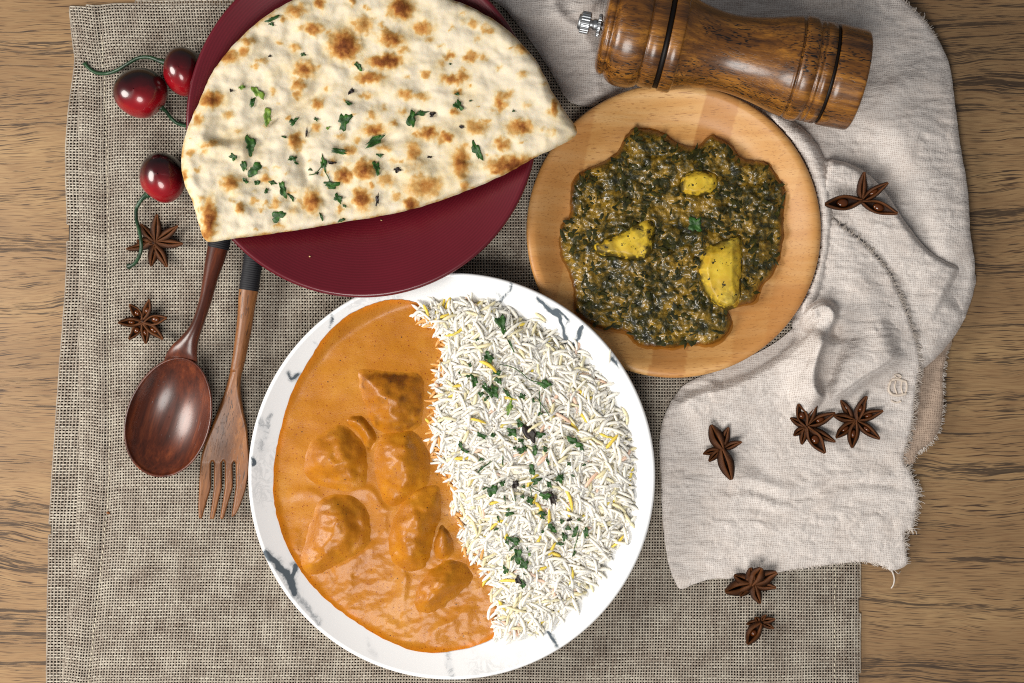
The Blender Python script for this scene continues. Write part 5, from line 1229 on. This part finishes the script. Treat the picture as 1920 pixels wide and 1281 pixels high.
# ------------------------------------------------------------------ star anise
def carpel_meshes():
    """three pods, length 1 along x: closed, parted, gaping. x from the hub to the beak"""
    out = []
    for gap in (0.16, 0.42, 0.72):
        n = 15; t = np.linspace(0, 1, n)
        w = 0.155 * (np.sin(np.pi * np.clip(t * 0.93 + 0.035, 0, 1)) ** 0.75) * (1 - 0.25 * t) + 0.010
        h = 0.24 * np.sin(np.pi * np.clip(t * 0.80 + 0.14, 0, 1)) ** 0.8 * (1 - 0.45 * t)
        lift = 0.02 + 0.13 * t ** 2.6
        rows = []; lip = []
        for i in range(n):
            g = gap * w[i] * math.sin(math.pi * min(1, max(0, (t[i] - 0.06) / 0.86))) ** 0.7 + 0.002
            sec = [(-g, 0.0, 1), (-g - 0.022, 0.012, 0.9), (-w[i], -0.28 * h[i], 0.05), (-w[i] * 0.72, -0.70 * h[i], 0), (0, -h[i], 0), (w[i] * 0.72, -0.70 * h[i], 0), (w[i], -0.28 * h[i], 0.05), (g + 0.022, 0.012, 0.9), (g, 0.0, 1), (g * 0.75, -0.40 * h[i], .35), (0, -0.62 * h[i], .35), (-g * 0.75, -0.40 * h[i], .35)]
            for y, z, l in sec:
                rows.append((t[i], y, z + lift[i] + 0.02 * math.sin(9 * t[i] + y * 20))); lip.append(l ** 2 * 0.6)
        V = np.array(rows) + np.array([0, 0, 0.17])
        out.append((V, grid_faces(n, 12)[:, ::-1], np.array(lip)))
    return out
CM = []
for V, F, l in carpel_meshes():
    me = mesh_np("carpel", V, F, {"lip": l}); me.materials.append(MT['anise']); CM.append(me)
a = np.arange(12) / 12 * 2 * np.pi
sv = [];
for ph in np.linspace(0.05, math.pi - 0.05, 9): sv.append(np.stack([np.full(12, math.cos(ph)) * 0.15, np.cos(a) * math.sin(ph) * 0.075, np.sin(a) * math.sin(ph) * 0.075], 1))
SEED_ME = mesh_np("seed", np.concatenate(sv), grid_faces(9, 12)); SEED_ME.materials.append(MT['seed'])
def anise(cx, cy, tips, z, label, seed, fat=None, gaps=None, tilt=(0, 0)):
    r = np.random.default_rng(seed)
    t = thing("star_anise", label, "star anise", tuple(W(cx, cy, z)), "star anise scattered around the plates")
    t.rotation_euler = (tilt[0], tilt[1], 0)
    hub_parts = tube_V(np.array([[0, 0, 0.0012], [0, 0, 0.0030], [0, 0, 0.0046], [0, 0, 0.0052]]), np.array([0.0013, 0.0019, 0.0014, 0.0005]), 8)
    me = mesh_np("hub", hub_parts[0], hub_parts[1], {"lip": np.full(len(hub_parts[0]), 0.1)}); me.materials.append(MT['anise'])
    o = bpy.data.objects.new("hub", me); COL.objects.link(o); o.parent = t
    for i, (tx, ty) in enumerate(tips):
        dx, dy = (tx - cx) * S, -(ty - cy) * S; L = math.hypot(dx, dy)
        gi = gaps[i] if gaps else int(r.choice([0, 1, 1, 2]))
        c = bpy.data.objects.new("carpel", CM[gi]); COL.objects.link(c); c.parent = t
        f = (fat[i] if fat else 1.0) * r.uniform(0.92, 1.1)
        wsc = 0.0225 * f
        c.scale = (L, wsc * (0.75 + 0.25 * L / 0.0175), wsc)
        c.rotation_euler = (r.normal(0, 0.18), r.normal(-0.02, 0.06), math.atan2(dy, dx))
        if gi >= 1:
            s = bpy.data.objects.new("seed", SEED_ME); COL.objects.link(s); s.parent = c
            s.location = (0.50, 0, 0.145); s.scale = (1.0, 0.8 if gi == 1 else 1.15, 0.9)
anise(291, 456, [(295, 401), (340, 425), (348, 463), (320, 500), (282, 497), (246, 476), (265, 426), (262, 450)], 3.2, "eight-pointed star anise with a green cherry stem crossing it", 21, gaps=[0, 0, 0, 0, 0, 0, 0, 0])
anise(271, 603, [(291, 562), (320, 590), (315, 632), (280, 643), (250, 637), (226, 602), (249, 570)], 3.2, "star anise on the burlap just above the spoon, brown seeds showing", 22, gaps=[1, 2, 1, 1, 2, 1, 2])
anise(1612, 378, [(1614, 326), (1659, 343), (1676, 399), (1540, 388)], 19.0, "broken star anise of four pods leaning on the wooden plate's rim", 23, fat=[1.0, 1.0, 1.25, 1.35], gaps=[0, 1, 2, 2])
anise(1352, 841, [(1325, 794), (1364, 800), (1388, 824), (1315, 846), (1327, 866), (1369, 898)], 7.0, "irregular star anise standing apart on the napkin nearest the marbled plate", 24, fat=[1.5, 1.0, 0.8, 0.8, 0.8, 1.45], gaps=[0, 0, 0, 0, 0, 0])
anise(1510, 800, [(1491, 756), (1527, 757), (1561, 777), (1562, 828), (1540, 848), (1503, 834), (1483, 814), (1480, 782)], 8.5, "tilted star anise of the touching pair on the napkin, nearer the plates", 25, fat=[1.2, 1, 1, .9, 1.35, .9, .9, .9], gaps=[2, 0, 1, 0, 2, 0, 0, 0])
anise(1602, 788, [(1582, 746), (1613, 740), (1650, 771), (1644, 821), (1592, 840), (1558, 819), (1556, 778)], 8.5, "flat even star anise of the touching pair, nearer the frayed edge", 26, fat=[.9, 1.1, 1, 1.1, 1.1, 1.1, 1], gaps=[0, 1, 1, 1, 1, 1, 0])
anise(1408, 1094, [(1358, 1109), (1370, 1078), (1396, 1061), (1425, 1057), (1451, 1069), (1451, 1098), (1415, 1129), (1383, 1116)], 4.5, "chunky dark star anise lying across the napkin's lower hem", 27, fat=[1.5, 1.3, 1.5, 1.6, 1.4, 1.1, 1.2, 1.0], gaps=[0] * 8)
anise(1424, 1166, [(1396, 1203), (1398, 1168), (1417, 1152), (1431, 1148), (1450, 1162), (1448, 1177)], 3.2, "smallest star anise alone on the burlap below the napkin", 28, fat=[1.4, .8, .8, .7, .8, .8], gaps=[1, 0, 0, 0, 0, 0])

# ------------------------------------------------------------------ crumbs
def crumb(x, y, zsurf, size, mat, label, seed, group=None):
    r = np.random.default_rng(seed); nu, nv = 9, 6
    U, Vv = np.meshgrid(np.arange(nu) / nu * 2 * np.pi, np.linspace(0.1, math.pi - 0.1, nv))
    D = np.stack([np.sin(Vv) * np.cos(U), np.sin(Vv) * np.sin(U), np.cos(Vv)], -1) * r.uniform(0.65, 1.2, (nv, nu, 1)) * np.array([1.0, 0.7, 0.6])
    V = (D * size * S).reshape(-1, 3) + W(x, y, zsurf + size * 0.34 * 0.4)
    o = put("crumb", V, grid_faces(nv, nu)[:, ::-1], MT[mat], attrs={"toast": np.full(nu * nv, 0.3), "lip": np.full(nu * nv, 1.0)})
    tag(o, label, "crumb", group)
def zr_at(x, y): return float(z_red(np.hypot(*(W(x, y, 22)[:2] - RC[:2])) * 1000)) + 0.1
for k, (x, y, sz) in enumerate(((581, 481, 2.0), (715, 413, 2.0))):
    crumb(x, y, zr_at(x, y), sz, 'naan', ("tiny bread crumb on the bare burgundy plate, away from the bread", "tiny bread crumb on the burgundy plate, close to the bread's folded edge")[k], 1300 + k, "bread crumbs on the burgundy plate")
crumb(203, 962, 3.4, 4.0, 'anise', "small ochre brown crumb beside the hem stitching of the burlap", 1320)
